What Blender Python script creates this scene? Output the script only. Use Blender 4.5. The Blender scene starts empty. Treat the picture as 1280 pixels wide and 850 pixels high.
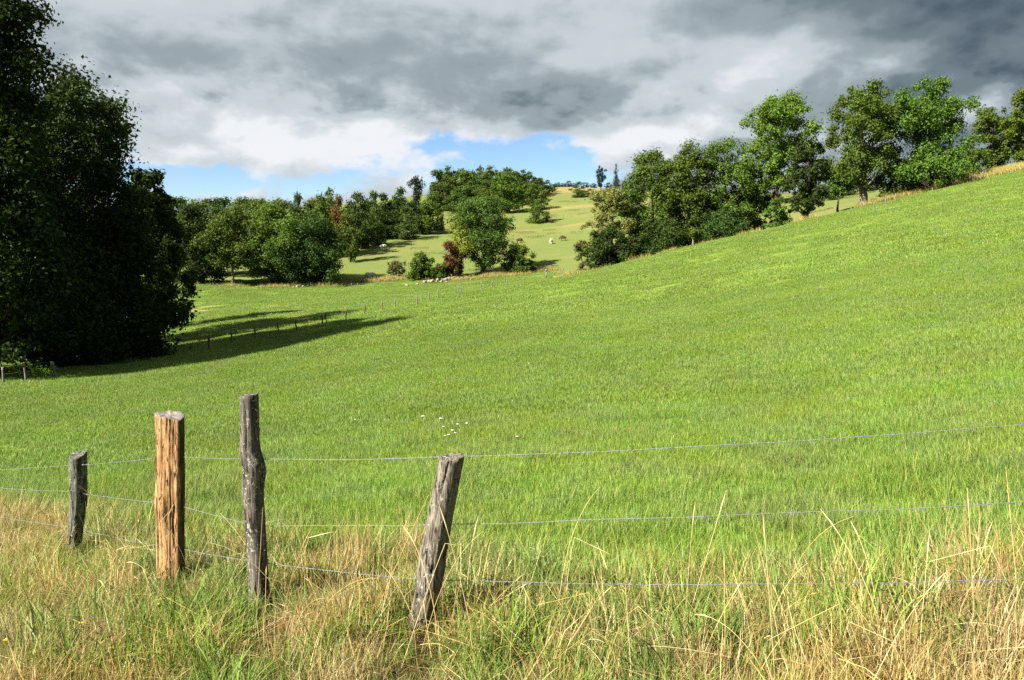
import bpy, math, random
import numpy as np
from mathutils import Vector, Euler, Matrix

random.seed(11)
SC = bpy.context.scene
COL = SC.collection

# ------------------------------------------------------------------ camera
F_PX, HZ = 1004.0, 330.0            # focal length in photo pixels, level line of the eye
EYE = 1.75                          # eye height above the lane
cam_d = bpy.data.cameras.new('camera')
cam_d.sensor_width = 36.0
cam_d.lens = 36.0 * F_PX / 1280.0
cam_d.clip_start, cam_d.clip_end = 0.05, 6000
cam = bpy.data.objects.new('camera', cam_d)
COL.objects.link(cam)
cam.location = (0, 0, EYE)
PITCH = math.atan((425 - HZ) / F_PX)
cam.rotation_euler = (math.pi / 2 - PITCH, 0, 0)
SC.camera = cam

# ------------------------------------------------------------------ light
SUN_H = Vector((-0.82, -0.57, 0)).normalized()
SUN_EL = math.radians(40)
sun_d = bpy.data.lights.new('sun', 'SUN')
sun_d.energy = 5.0
sun_d.angle = math.radians(0.55)
sun_d.color = (1.0, 0.93, 0.80)
sun = bpy.data.objects.new('sun', sun_d)
COL.objects.link(sun)
to_sun = SUN_H * math.cos(SUN_EL) + Vector((0, 0, math.sin(SUN_EL)))
sun.rotation_euler = (-to_sun).to_track_quat('-Z', 'Y').to_euler()
sun.location = to_sun * 60

SC.view_settings.view_transform = 'Standard'
SC.view_settings.look = 'None'
SC.view_settings.gamma = 1.0
SC.view_settings.use_curve_mapping = False
EXPO = 2.05
SC.view_settings.exposure = EXPO
SC.render.film_transparent = False
cy = SC.cycles
cy.max_bounces = 5
cy.diffuse_bounces = 2
cy.transmission_bounces = 4
cy.transparent_max_bounces = 8
cy.glossy_bounces = 2
cy.caustics_reflective = False
cy.caustics_refractive = False
cy.use_denoising = False


class NT:
    """short hand for building node trees"""
    def __init__(self, tree):
        self.t = tree
        self.n = tree.nodes
        self.l = tree.links

    def new(self, kind, **kw):
        nd = self.n.new(kind)
        for k, v in kw.items():
            setattr(nd, k, v)
        return nd

    def put(self, sock, v):
        if isinstance(v, bpy.types.NodeSocket):
            self.l.new(v, sock)
        elif v is not None:
            sock.default_value = v

    def m(self, op, a, b=None, c=None, clamp=False):
        nd = self.new('ShaderNodeMath', operation=op, use_clamp=clamp)
        self.put(nd.inputs[0], a)
        self.put(nd.inputs[1], b)
        self.put(nd.inputs[2], c)
        return nd.outputs[0]

    def ss(self, x, lo, hi, a=0.0, b=1.0):
        nd = self.new('ShaderNodeMapRange', interpolation_type='SMOOTHSTEP')
        self.put(nd.inputs[0], x)
        for i, v in zip((1, 2, 3, 4), (lo, hi, a, b)):
            self.put(nd.inputs[i], v)
        return nd.outputs[0]

    def noise(self, vec, scale, detail=4, rough=0.55, dist=0.0, dim='3D', lac=2.0):
        nd = self.new('ShaderNodeTexNoise', noise_dimensions=dim)
        if vec is not None:
            self.put(nd.inputs['Vector'], vec)
        nd.inputs['Scale'].default_value = scale
        nd.inputs['Detail'].default_value = detail
        nd.inputs['Roughness'].default_value = rough
        nd.inputs['Lacunarity'].default_value = lac
        nd.inputs['Distortion'].default_value = dist
        return nd.outputs['Fac']

    def mix(self, fac, a, b, blend='MIX'):
        nd = self.new('ShaderNodeMix', data_type='RGBA', blend_type=blend)
        self.put(nd.inputs[0], fac)
        for s, v in ((nd.inputs[6], a), (nd.inputs[7], b)):
            if isinstance(v, (tuple, list)):
                v = tuple(v) + (1.0,) * (4 - len(v))
            self.put(s, v)
        return nd.outputs[2]

    def comb(self, x, y, z):
        nd = self.new('ShaderNodeCombineXYZ')
        for s, v in zip(nd.inputs, (x, y, z)):
            self.put(s, v)
        return nd.outputs[0]

    def mapping(self, vec, scale=(1, 1, 1), loc=(0, 0, 0), rot=(0, 0, 0)):
        nd = self.new('ShaderNodeMapping')
        self.put(nd.inputs[0], vec)
        nd.inputs[1].default_value = loc
        nd.inputs[2].default_value = rot
        nd.inputs[3].default_value = scale
        return nd.outputs[0]


# ------------------------------------------------------------------ sky: broken late-summer cloud over blue
world = bpy.data.worlds.new('World')
SC.world = world
world.use_nodes = True
wt = NT(world.node_tree)
wt.n.clear()
world.cycles.sampling_method = 'MANUAL'
world.cycles.sample_map_resolution = 256
W_STR = 0.1
geo = wt.new('ShaderNodeTexCoord').outputs['Generated']
sep = wt.new('ShaderNodeSeparateXYZ')
wt.l.new(geo, sep.inputs[0])
dx, dy, dz = sep.outputs
az = wt.m('ARCTAN2', dx, dy)
hor = wt.m('SQRT', wt.m('ADD', wt.m('MULTIPLY', dx, dx), wt.m('MULTIPLY', dy, dy)))
el = wt.m('DIVIDE', dz, wt.m('MAXIMUM', hor, 0.02))       # tangent of the elevation
el_s = wt.m('MULTIPLY', el, 1.75)                           # clouds lie flatter than they are wide
q0 = wt.comb(az, el_s, wt.m('MULTIPLY', wt.m('SUBTRACT', dy, 1.0), 0.35))
n_big = wt.noise(wt.mapping(q0, (1, 1, 1), (3.1, 1.7, 0)), 3.4, 3, 0.5, 0.2)
q_mid = wt.mapping(q0, (1, 1, 1), (0.4, 5.2, 0))
n_mid = wt.noise(q_mid, 9.0, 7, 0.54, 0.15)
n_up = wt.noise(wt.mapping(q0, (1, 1, 1), (0.4 - 0.012, 5.2 + 0.030, 0)), 9.0, 5, 0.54, 0.15)
n_fine = wt.noise(wt.mapping(q0, (1, 1, 1), (7.7, 2.2, 0)), 24.0, 5, 0.55, 0.2)
relief = wt.m('SUBTRACT', n_mid, n_up)                      # which side of each billow faces the light


def bump(a0, e0, sa, se, rot=0.0):
    """soft patch round an azimuth/elevation, with edges broken up by the cloud noise"""
    a = wt.m('SUBTRACT', az, a0)
    e = wt.m('SUBTRACT', el, e0)
    c, s = math.cos(rot), math.sin(rot)
    a2 = wt.m('ADD', wt.m('MULTIPLY', a, c), wt.m('MULTIPLY', e, s))
    e2 = wt.m('SUBTRACT', wt.m('MULTIPLY', e, c), wt.m('MULTIPLY', a, s))
    q = wt.m('ADD', wt.m('POWER', wt.m('DIVIDE', a2, sa), 2.0), wt.m('POWER', wt.m('DIVIDE', e2, se), 2.0))
    return wt.m('EXPONENT', wt.m('MULTIPLY', q, -1.0))


def px2(x, y):
    return math.atan((x - 640) / F_PX), (HZ - y) / F_PX


def acc(items):
    out = None
    for amp, (x, y, sx, sy, rot) in items:
        a0, e0 = px2(x, y)
        b = wt.m('MULTIPLY', bump(a0, e0, sx / F_PX, sy / F_PX, rot), amp)
        out = b if out is None else wt.m('ADD', out, b)
    return out


# openings of blue low over the ridge
gap = acc([(0.52, (260, 236, 140, 26, 0.0)), (0.46, (670, 196, 90, 34, 0.0)), (0.34, (560, 185, 70, 26, 0.1)), (0.45, (600, 222, 130, 24, 0.05)),
           (0.50, (710, 218, 60, 26, 0.0)), (0.30, (470, 205, 50, 16, 0.3)), (0.5, (130, 238, 160, 20, 0))])
low = wt.ss(el, 0.02, 0.12, 0.26, 0.0)
cov_x = wt.m('ADD', wt.m('SUBTRACT', 1.10, wt.m('ADD', wt.m('MULTIPLY', gap, 1.25), low)),
             wt.m('ADD', wt.m('MULTIPLY', wt.m('SUBTRACT', n_mid, 0.5), 1.9), wt.m('MULTIPLY', wt.m('SUBTRACT', n_fine, 0.5), 1.1)))
cov_x = wt.m('ADD', cov_x, wt.ss(el, 0.15, 0.22, 0.0, 0.7))
cover = wt.ss(cov_x, 0.40, 0.80)
puff = wt.ss(el, 0.17, 0.25, 1.0, 0.42)                    # billows below, a smoother deck above
lum = acc([(0.30, (330, 186, 220, 50, 0.0)), (0.24, (540, 196, 160, 40, 0.0)), (0.34, (950, 100, 105, 36, 0.25)),
           (0.38, (800, 180, 80, 28, 0.1)), (0.20, (640, 0, 260, 50, 0.0)), (0.16, (770, 75, 90, 26, 0.1)), (0.12, (170, 30, 150, 50, 0.0)),
           (-0.08, (440, 92, 230, 32, 0.0)), (-0.33, (1240, 95, 180, 105, 0.0)), (-0.10, (680, 140, 100, 30, 0.0)),
           (-0.16, (1040, 25, 170, 38, 0.1)), (0.24, (1110, 105, 50, 18, 0.2)), (0.24, (1210, 165, 50, 24, 0.0))])
lum = wt.m('ADD', lum, wt.m('ADD', 0.525, wt.m('ADD', wt.m('MULTIPLY', wt.m('MULTIPLY', relief, puff), 1.0),
           wt.m('ADD', wt.m('MULTIPLY', wt.m('SUBTRACT', n_big, 0.5), 0.30),
                wt.m('ADD', wt.m('MULTIPLY', wt.m('MULTIPLY', wt.m('SUBTRACT', n_fine, 0.5), puff), 0.26), wt.m('MULTIPLY', wt.m('SUBTRACT', n_mid, 0.5), 0.10))))))
thin = wt.ss(cov_x, 0.45, 1.0, 0.16, 0.0)                  # thin edges let the light through
lum = wt.m('ADD', lum, thin)
ramp = wt.new('ShaderNodeValToRGB')
wt.l.new(lum, ramp.inputs[0])
cr = ramp.color_ramp
cr.interpolation = 'EASE'
cr.elements[0].position, cr.elements[0].color = 0.10, (0.075, 0.112, 0.150, 1)
cr.elements[1].position, cr.elements[1].color = 0.95, (0.88, 0.90, 0.94, 1)
for p_, c_ in ((0.30, (0.175, 0.225, 0.262, 1)), (0.46, (0.320, 0.385, 0.425, 1)), (0.68, (0.585, 0.650, 0.690, 1))):
    e_ = cr.elements.new(p_)
    e_.color = c_
cl_scale = wt.new('ShaderNodeVectorMath', operation='SCALE')
wt.l.new(ramp.outputs[0], cl_scale.inputs[0])
cl_scale.inputs['Scale'].default_value = 1.0 / (W_STR * 2 ** EXPO)
sky = wt.new('ShaderNodeTexSky', sky_type='NISHITA')
sky.sun_disc = False
sky.sun_elevation = SUN_EL
sky.sun_rotation = math.atan2(to_sun.x, to_sun.y)
sky.air_density = 1.0
sky.dust_density = 0.1
sky.ozone_density = 3.0
sky_s = wt.new('ShaderNodeVectorMath', operation='SCALE')
deep = wt.new('ShaderNodeHueSaturation')
deep.inputs['Saturation'].default_value = 1.2
deep.inputs['Hue'].default_value = 0.512
wt.l.new(sky.outputs[0], deep.inputs['Color'])
wt.l.new(deep.outputs[0], sky_s.inputs[0])
sky_s.inputs['Scale'].default_value = 0.39
below = wt.ss(el, -0.06, -0.01)
col = wt.mix(cover, sky_s.outputs[0], cl_scale.outputs[0])
col = wt.mix(below, (0.25, 0.33, 0.12), col)
bg = wt.new('ShaderNodeBackground')
wt.l.new(col, bg.inputs[0])
bg.inputs[1].default_value = W_STR
wo = wt.new('ShaderNodeOutputWorld')
wt.l.new(bg.outputs[0], wo.inputs[0])

# ------------------------------------------------------------------ helpers for things
def tag(o, label=None, cat=None, group=None, kind=None):
    for k, v in (('label', label), ('category', cat), ('group', group), ('kind', kind)):
        if v is not None:
            o[k] = v
    return o


def link(name, data, parent=None, loc=None):
    o = bpy.data.objects.new(name, data)
    COL.objects.link(o)
    if parent is not None:
        o.parent = parent
    if loc is not None:
        o.location = loc
    return o


def empty(name, loc, rz=0.0):
    o = link(name, None, None, loc)
    o.empty_display_size = 0.3
    o.rotation_euler = (0, 0, rz)
    return o


def mesh_np(name, V, faces, mats=(), mi=None, smooth=False, col=None, uv=None):
    """faces: int array (n,k) or list of such arrays"""
    if not isinstance(faces, (list, tuple)):
        faces = [faces]
    faces = [np.asarray(f, np.int32) for f in faces if len(f)]
    V = np.asarray(V, np.float32)
    me = bpy.data.meshes.new(name)
    me.vertices.add(len(V))
    me.vertices.foreach_set('co', V.ravel())
    tot = np.concatenate([np.full(len(f), f.shape[1], np.int32) for f in faces])
    loops = np.concatenate([f.ravel() for f in faces])
    me.loops.add(len(loops))
    me.loops.foreach_set('vertex_index', loops)
    me.polygons.add(len(tot))
    start = np.concatenate([[0], np.cumsum(tot)[:-1]]).astype(np.int32)
    me.polygons.foreach_set('loop_start', start)
    me.polygons.foreach_set('loop_total', tot)
    if smooth:
        me.polygons.foreach_set('use_smooth', np.ones(len(tot), bool))
    for m_ in mats:
        me.materials.append(m_)
    if mi is not None:
        me.polygons.foreach_set('material_index', np.asarray(mi, np.int32))
    if col is not None:
        ca = me.color_attributes.new('col', 'FLOAT_COLOR', 'POINT')
        c4 = np.ones((len(V), 4), np.float32)
        c4[:, :col.shape[1]] = col
        ca.data.foreach_set('color', c4.ravel())
    me.update(calc_edges=True)
    return me


class Tubes:
    """collects tapered tubes and closed lumps into one mesh"""
    def __init__(self):
        self.V, self.Fq, self.n = [], [], 0

    def tube(self, pts, rad, seg=7, cap=True):
        pts = np.asarray(pts, float)
        rad = np.broadcast_to(np.asarray(rad, float), (len(pts),))
        tan = np.gradient(pts, axis=0)
        tan /= np.linalg.norm(tan, axis=1)[:, None] + 1e-9
        ref = np.array([0.31, 0.95, 0.05]) if abs(tan[0, 2]) > 0.6 else np.array([0.03, 0.05, 1.0])
        s = np.cross(tan, ref)
        s /= np.linalg.norm(s, axis=1)[:, None] + 1e-9
        b = np.cross(tan, s)
        a = np.linspace(0, 2 * math.pi, seg, endpoint=False)
        ring = (np.cos(a)[None, :, None] * s[:, None, :] + np.sin(a)[None, :, None] * b[:, None, :]) * rad[:, None, None] + pts[:, None, :]
        k = len(pts)
        V = ring.reshape(-1, 3)
        i = np.arange(k - 1)[:, None] * seg
        j = np.arange(seg)[None, :]
        j2 = (j + 1) % seg
        q = np.stack([i + j, i + j2, i + seg + j2, i + seg + j], -1).reshape(-1, 4)
        self.V.append(V)
        self.Fq.append(q + self.n)
        n0 = self.n
        self.n += len(V)
        if cap:
            self.V.append(pts[[0, -1]])
            c0, c1 = self.n, self.n + 1
            jj = np.arange(seg)
            jn = (jj + 1) % seg
            t0 = np.stack([np.full(seg, c0), n0 + jn, n0 + jj, n0 + jj], -1)
            e0 = n0 + (k - 1) * seg
            t1 = np.stack([np.full(seg, c1), e0 + jj, e0 + jn, e0 + jn], -1)
            self.Ft = getattr(self, 'Ft', [])
            self.Ft += [t0[:, :3], t1[:, :3]]
            self.n += 2

    def mesh(self, name, mats, smooth=True):
        fs = [np.concatenate(self.Fq)]
        if getattr(self, 'Ft', None):
            fs.append(np.concatenate(self.Ft))
        return mesh_np(name, np.concatenate(self.V), fs, mats, smooth=smooth)


def vnoise(x, y, seed=0, oct=3):
    """cheap value noise on a plane, 0..1"""
    x = np.asarray(x, float)
    y = np.asarray(y, float)
    out = np.zeros_like(x)
    amp, tot = 1.0, 0.0
    for o in range(oct):
        xi, yi = np.floor(x).astype(int), np.floor(y).astype(int)
        fx, fy = x - xi, y - yi
        fx, fy = fx * fx * (3 - 2 * fx), fy * fy * (3 - 2 * fy)

        def hsh(a, b):
            v = np.sin(a * 127.1 + b * 311.7 + (seed + o * 17) * 74.7) * 43758.5453
            return v - np.floor(v)
        v = (hsh(xi, yi) * (1 - fx) + hsh(xi + 1, yi) * fx) * (1 - fy) + (hsh(xi, yi + 1) * (1 - fx) + hsh(xi + 1, yi + 1) * fx) * fy
        out += v * amp
        tot += amp
        amp *= 0.5
        x, y = x * 2.03 + 5.2, y * 2.03 + 1.3
    return out / tot


def sstep(x, a, b):
    t = np.clip((np.asarray(x, float) - a) / (b - a), 0, 1)
    return t * t * (3 - 2 * t)


# ------------------------------------------------------------------ terrain: heights surveyed at spots (bearing px, level px, distance m)
SPOTS = [(0,800,5.4),(0,720,7.4),(0,650,10.5),(0,580,16),(0,520,24),(0,485,32),(-250,470,36),(-600,520,24),(-500,700,9),(-300,800,6),
(95,705,7.8),(213,730,6.2),(322,765,5.3),(520,808,4.6),(640,845,4.0),
(320,680,8.3),(320,600,13),(320,520,22),(320,470,32),(320,430,44),(320,403,62),(320,380,88),(320,360,116),
(230,450,42),(230,405,66),(230,357,112),(80,440,60),(60,400,85),(0,360,115),(100,350,125),
(640,700,6.8),(640,600,10.5),(640,500,18.5),(640,440,28.5),(640,400,40),(640,375,54),(640,357,70),
(540,392,48),(540,378,62),(455,390,62),(455,372,88),(440,362,110),(560,366,96),(560,351,117),(650,347,112),(700,343,112),
(960,800,4.5),(960,720,6.1),(960,620,9.2),(960,520,14.5),(960,460,19.5),(960,400,28),(960,350,42),(960,320,57),(960,287,82),
(1280,830,4.0),(1280,760,4.8),(1280,660,6.8),(1280,560,9.8),(1280,470,13.5),(1280,400,19),(1280,350,25.5),(1280,300,35),(1280,260,49),(1280,215,75),
(800,450,23.5),(800,380,43),(800,323,82),(880,304,83),(1120,248,79),(1120,300,46),(1120,370,26.5),(1120,450,17),
(720,344,76),(1600,560,8),(1600,330,20),(1600,220,45),(1600,170,80),(2200,400,12),
(620,364,88),(720,352,94),(800,333,98),(880,313,98),(960,294,97),(1040,272,93),
(430,346,124),(440,299,172),(400,305,172),(540,286,187),(600,322,140),(690,312,150),(700,283,190),(690,255,232),(720,250,240),(720,236,290),(720,233,310),
(550,262,240),(600,266,236),(300,318,165),(300,300,200),(200,310,200),(450,285,215),(100,310,190),(0,320,180),(480,255,280),(600,238,290),(600,236,330),
(1060,258,104),(1090,249,115),(1060,243,140),(950,262,135),(850,290,130),(850,255,180),(1010,250,180),(1150,240,100),(1280,207,84),(1280,205,110),(1280,200,160),
(800,240,290),(950,242,260),(1100,240,260),(1300,225,260),(1500,200,140),(1500,220,280),(800,240,340),(1100,245,340),
(740,331,118),(740,300,160)]
_s = np.array(SPOTS, float)
SIN_P, COS_P = math.sin(PITCH), math.cos(PITCH)


def sight(px, py, Y):
    """point at distance Y north on the line of sight of a photo spot (heights from the eye)"""
    v = (425 - py) / F_PX
    f = Y / (COS_P + v * SIN_P)
    return (px - 640) / F_PX * f, Y + 0 * f, (v * COS_P - SIN_P) * f


_P = np.stack(sight(_s[:, 0], _s[:, 1], _s[:, 2]), -1)
_P = np.vstack([_P, [(0,0,-1.75),(-3,0,-1.8),(3,0,-1.75),(0,2.5,-1.85),(0,-8,-1.7),(-10,-8,-2.2),(10,-8,-1.2),(-8,2,-2.2),(8,2,-1.6),
    (-60,20,-6.5),(-70,60,-7),(-90,110,-4),(-120,0,-7),(60,0,3),(90,40,12),(120,110,18),(0,-60,-1),(-60,-60,-4),(60,-60,3)]])
_P[:, 2] += EYE
_n = len(_P)
_A = np.zeros((_n + 3, _n + 3))
_A[:_n, :_n] = np.sqrt(((_P[:, None, :2] - _P[None, :, :2]) ** 2).sum(-1) + 16.0) - 0.02 * np.diag(np.maximum(1, np.hypot(_P[:, 0], _P[:, 1])))
_Q = np.c_[np.ones(_n), _P[:, :2]]
_A[:_n, _n:] = _Q
_A[_n:, :_n] = _Q.T
_w = np.linalg.solve(_A, np.r_[_P[:, 2], 0, 0, 0])


def ground_z(x, y):
    x = np.asarray(x, float)
    y = np.asarray(y, float)
    shp = np.broadcast(x, y).shape
    x, y = np.broadcast_to(x, shp).ravel(), np.broadcast_to(y, shp).ravel()
    z = np.empty(len(x))
    for s in range(0, len(x), 20000):
        xs, ys = x[s:s + 20000], y[s:s + 20000]
        D = np.sqrt((xs[:, None] - _P[:, 0]) ** 2 + (ys[:, None] - _P[:, 1]) ** 2 + 16.0)
        z[s:s + 20000] = D @ _w[:_n] + _w[-3] + _w[-2] * xs + _w[-1] * ys
    r = np.hypot(x, y)
    far = sstep(r, 335, 800)
    z = z * (1 - far) + far * (-25 - 0.01 * r)
    # small unevenness
    k = np.clip(r / 60, 0.15, 1.0)
    z += (vnoise(x / 2.1, y / 2.1, 3, 3) - 0.5) * 0.14 * k * np.where(r > 100, .5, 1) + (vnoise(x / 11, y / 11, 8, 2) - 0.5) * 0.30 * np.minimum(k, 45 / np.maximum(r, 45))
    return z.reshape(shp)


def gz(x, y):
    return float(ground_z(np.array([x]), np.array([y]))[0])


def spot(px, Y):
    """ground point on the bearing of a photo column at distance Y"""
    X = (px - 640) / F_PX * Y
    for _ in range(3):
        z = gz(X, Y)
        X = (px - 640) / F_PX * (Y * COS_P + (EYE - z) * SIN_P)
    return Vector((X, Y, gz(X, Y)))


def on_ground(px, py, y0=3.0, y1=330.0):
    """first ground point on the line of sight of a photo spot"""
    ys = np.exp(np.linspace(math.log(y0), math.log(y1), 1500))
    X = (px - 640) / F_PX * ys
    for _ in range(2):
        zz = ground_z(X, ys)
        dep = ys * COS_P + (EYE - zz) * SIN_P
        X = (px - 640) / F_PX * dep
    zz = ground_z(X, ys)
    see = 425 - ((zz - EYE) * COS_P + ys * SIN_P) / dep * F_PX
    k = int(np.argmax(see <= py)) if (see <= py).any() else len(ys) - 1
    return Vector((X[k], ys[k], zz[k]))


def zone_masks(x, y):
    """meadow (grazed pale grass), dry (straw coloured), verge (rough lane side), earth"""
    r = np.hypot(x, y)
    px = 640 + x / np.maximum(y, 1) * F_PX
    wob = (vnoise(x / 9, y / 9, 5, 3) - 0.5) * 6
    edge = np.interp(px, [-200, 430, 560, 690, 730, 800, 960, 1060, 1120, 1300], [125, 122, 119, 113, 104, 92, 90, 88, 84, 84])
    meadow = sstep(y + wob * 0.4, edge - 1, edge + 4)
    dry = sstep(y, 268, 276) * sstep(px, 640, 690)
    dry = np.maximum(dry, 0.8 * np.exp(-((y - 184 - (px - 690) * 0.05) / 2.2) ** 2) * sstep(px, 630, 650))
    dry = np.maximum(dry, 0.9 * np.exp(-((y - 222) / 4) ** 2) * sstep(px, 676, 690))
    dry = np.maximum(dry, 0.22 * sstep(vnoise(x / 14, y / 5, 21, 3), 0.45, 0.75) * meadow)
    bank = sstep(px, 1090, 1180) * sstep(y, 77.5, 79) * sstep(-y, -90, -86)
    dry = np.maximum(dry, bank)
    # yellowed grass by the old field fence in the dip
    dip = sstep(-px, -560, -330) * sstep(y, 52, 60) * sstep(-y, -100, -86)
    dry = np.maximum(dry, 0.6 * dip * sstep(vnoise(x / 7, y / 4, 31, 3), 0.40, 0.62))
    verge = fence_side(x, y)
    earth = np.exp(-(((px - 572) / 30) ** 2 + ((y - 113.5) / 3.0) ** 2))
    return meadow, dry, verge, earth


FENCE_PX = [(-400, 13.5), (-60, 9.6), (97, 7.8), (213, 6.2), (318, 5.3), (540, 4.6), (900, 4.3), (1280, 4.15), (1900, 4.0)]
_fx = np.array([(p - 640) / F_PX * d * 1.035 for p, d in FENCE_PX])
_fy = np.array([d for p, d in FENCE_PX])


def fence_y(x):
    return np.interp(x, _fx, _fy)


def fence_side(x, y):
    """1 on the lane side of the wire fence, fading to 0 in the field"""
    return sstep(-(y - fence_y(x)), -1.1, 0.25)


# ------------------------------------------------------------------ materials
def new_mat(name):
    m_ = bpy.data.materials.new(name)
    m_.use_nodes = True
    t = NT(m_.node_tree)
    t.n.clear()
    out = t.new('ShaderNodeOutputMaterial')
    return m_, t, out


ALBEDO = 0.76                        # one reflectance level for the whole place


def level(t, color):
    if isinstance(color, (tuple, list)):
        return tuple(c * ALBEDO for c in color[:3]) + (1.0,)
    return t.mix(1.0, color, (ALBEDO, ALBEDO, ALBEDO), 'MULTIPLY')


def pbsdf(t, color, rough=0.8, spec=0.25, normal=None):
    b = t.new('ShaderNodeBsdfPrincipled')
    color = level(t, color)
    t.put(b.inputs['Base Color'], color)
    t.put(b.inputs['Roughness'], rough)
    b.inputs['Specular IOR Level'].default_value = spec
    if normal is not None:
        t.l.new(normal, b.inputs['Normal'])
    return b


def leafy(t, out, color, trans=0.3, rough=0.55, spec=0.25, tcol=None):
    b = pbsdf(t, color, rough, spec)
    tr = t.new('ShaderNodeBsdfTranslucent')
    t.put(tr.inputs[0], level(t, tcol if tcol is not None else color))
    mx = t.new('ShaderNodeMixShader')
    mx.inputs[0].default_value = trans
    t.l.new(b.outputs[0], mx.inputs[1])
    t.l.new(tr.outputs[0], mx.inputs[2])
    t.l.new(mx.outputs[0], out.inputs[0])


def bump_node(t, height, strength=0.5, dist=0.05):
    b = t.new('ShaderNodeBump')
    b.inputs['Strength'].default_value = strength
    b.inputs['Distance'].default_value = dist
    t.put(b.inputs['Height'], height)
    return b.outputs[0]


def mat_ground():
    m_, t, out = new_mat('ground_turf')
    pos = t.new('ShaderNodeNewGeometry').outputs['Position']
    zn = t.new('ShaderNodeSeparateColor')
    at = t.new('ShaderNodeAttribute', attribute_name='col')
    t.l.new(at.outputs['Color'], zn.inputs[0])
    meadow, dry, verge = zn.outputs
    earth = at.outputs['Alpha']
    n1 = t.noise(pos, 0.09, 4, 0.6)
    n2 = t.noise(pos, 0.8, 5, 0.65)
    n3 = t.noise(pos, 9.0, 5, 0.7)
    g = t.mix(t.ss(n1, 0.35, 0.65), (0.150, 0.245, 0.032), (0.195, 0.280, 0.042))
    g = t.mix(t.ss(n2, 0.3, 0.75), g, (0.175, 0.235, 0.036))
    md = t.mix(t.ss(n2, 0.3, 0.7), (0.120, 0.158, 0.040), (0.148, 0.172, 0.050))
    md = t.mix(t.ss(t.noise(t.mapping(pos, (0.5, 1.6, 1.0)), 0.12, 4, 0.6), 0.42, 0.62, 0.0, 0.4), md, (0.115, 0.150, 0.038))
    c = t.mix(meadow, g, md)
    c = t.mix(t.m('MULTIPLY', dry, t.ss(n2, 0.1, 0.6, 0.6, 1.0)), c, (0.27, 0.205, 0.085))
    c = t.mix(verge, c, (0.055, 0.050, 0.018))  # dark ground colour paints the shade between the verge tufts
    c = t.mix(t.m('MULTIPLY', earth, t.ss(n2, 0.2, 0.6, 0.5, 1.0)), c, (0.115, 0.065, 0.04))
    c = t.mix(t.ss(n3, 0.3, 0.8, 0.0, 0.45), c, (0.06, 0.10, 0.015))
    nrm = bump_node(t, t.m('ADD', n3, t.m('MULTIPLY', n2, 0.5)), 0.6, 0.12)
    b = pbsdf(t, c, 0.9, 0.1, nrm)
    t.l.new(b.outputs[0], out.inputs[0])
    return m_


def mat_grass(name='grass_blade', gain=1.0, trans=0.35):
    m_, t, out = new_mat(name)
    c = t.new('ShaderNodeAttribute', attribute_name='col').outputs['Color']
    pos = t.new('ShaderNodeNewGeometry').outputs['Position']
    rnd = t.new('ShaderNodeObjectInfo').outputs['Random']
    n = t.noise(pos, 0.35, 4, 0.6)
    hs = t.new('ShaderNodeHueSaturation')
    big = t.noise(pos, 0.16, 3, 0.55)
    t.put(hs.inputs['Hue'], t.ss(n, 0.3, 0.7, 0.487, 0.506))
    t.put(hs.inputs['Saturation'], t.ss(t.noise(pos, 0.9, 3, 0.5), 0.3, 0.7, 0.90, 1.03))
    t.put(hs.inputs['Value'], t.m('MULTIPLY', t.m('ADD', 0.92, t.m('MULTIPLY', rnd, 0.16)), t.ss(big, 0.3, 0.7, gain * 0.91, gain * 1.07)))
    t.l.new(c, hs.inputs['Color'])
    leafy(t, out, hs.outputs[0], trans, 0.5, 0.3)
    return m_


def mat_leaf(name, dark, light, trans=0.28, accent=None, acc_amt=0.0, spec=0.10):
    m_, t, out = new_mat(name)
    gi = t.new('ShaderNodeNewGeometry')
    rnd = gi.outputs['Random Per Island']
    pos = gi.outputs['Position']
    oi = t.new('ShaderNodeObjectInfo').outputs['Random']
    c = t.mix(rnd, dark, light)
    n = t.noise(pos, 0.45, 3, 0.6)
    c = t.mix(t.ss(n, 0.35, 0.7, 0.0, 0.6), c, light)
    if accent is not None:
        c = t.mix(t.ss(t.noise(pos, 0.3, 2, 0.5), 0.5, 0.62, 0.0, acc_amt), c, accent)
    hs = t.new('ShaderNodeHueSaturation')
    t.put(hs.inputs['Hue'], t.m('ADD', 0.498, t.m('MULTIPLY', oi, 0.020)))
    t.put(hs.inputs['Value'], t.m('ADD', 0.82, t.m('MULTIPLY', oi, 0.36)))
    t.l.new(c, hs.inputs['Color'])
    glow = t.mix(1.0, hs.outputs[0], (1.25, 1.12, 0.55), 'MULTIPLY')
    leafy(t, out, hs.outputs[0], trans, 0.55, spec, glow)
    return m_


def mat_bark(name, a, b_):
    m_, t, out = new_mat(name)
    pos = t.new('ShaderNodeTexCoord').outputs['Object']
    n = t.noise(t.mapping(pos, (3, 3, 0.6)), 3.0, 5, 0.65, 0.4)
    c = t.mix(t.ss(n, 0.35, 0.65), a, b_)
    b = pbsdf(t, c, 0.9, 0.15, bump_node(t, n, 0.8, 0.05))
    t.l.new(b.outputs[0], out.inputs[0])
    return m_


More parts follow.
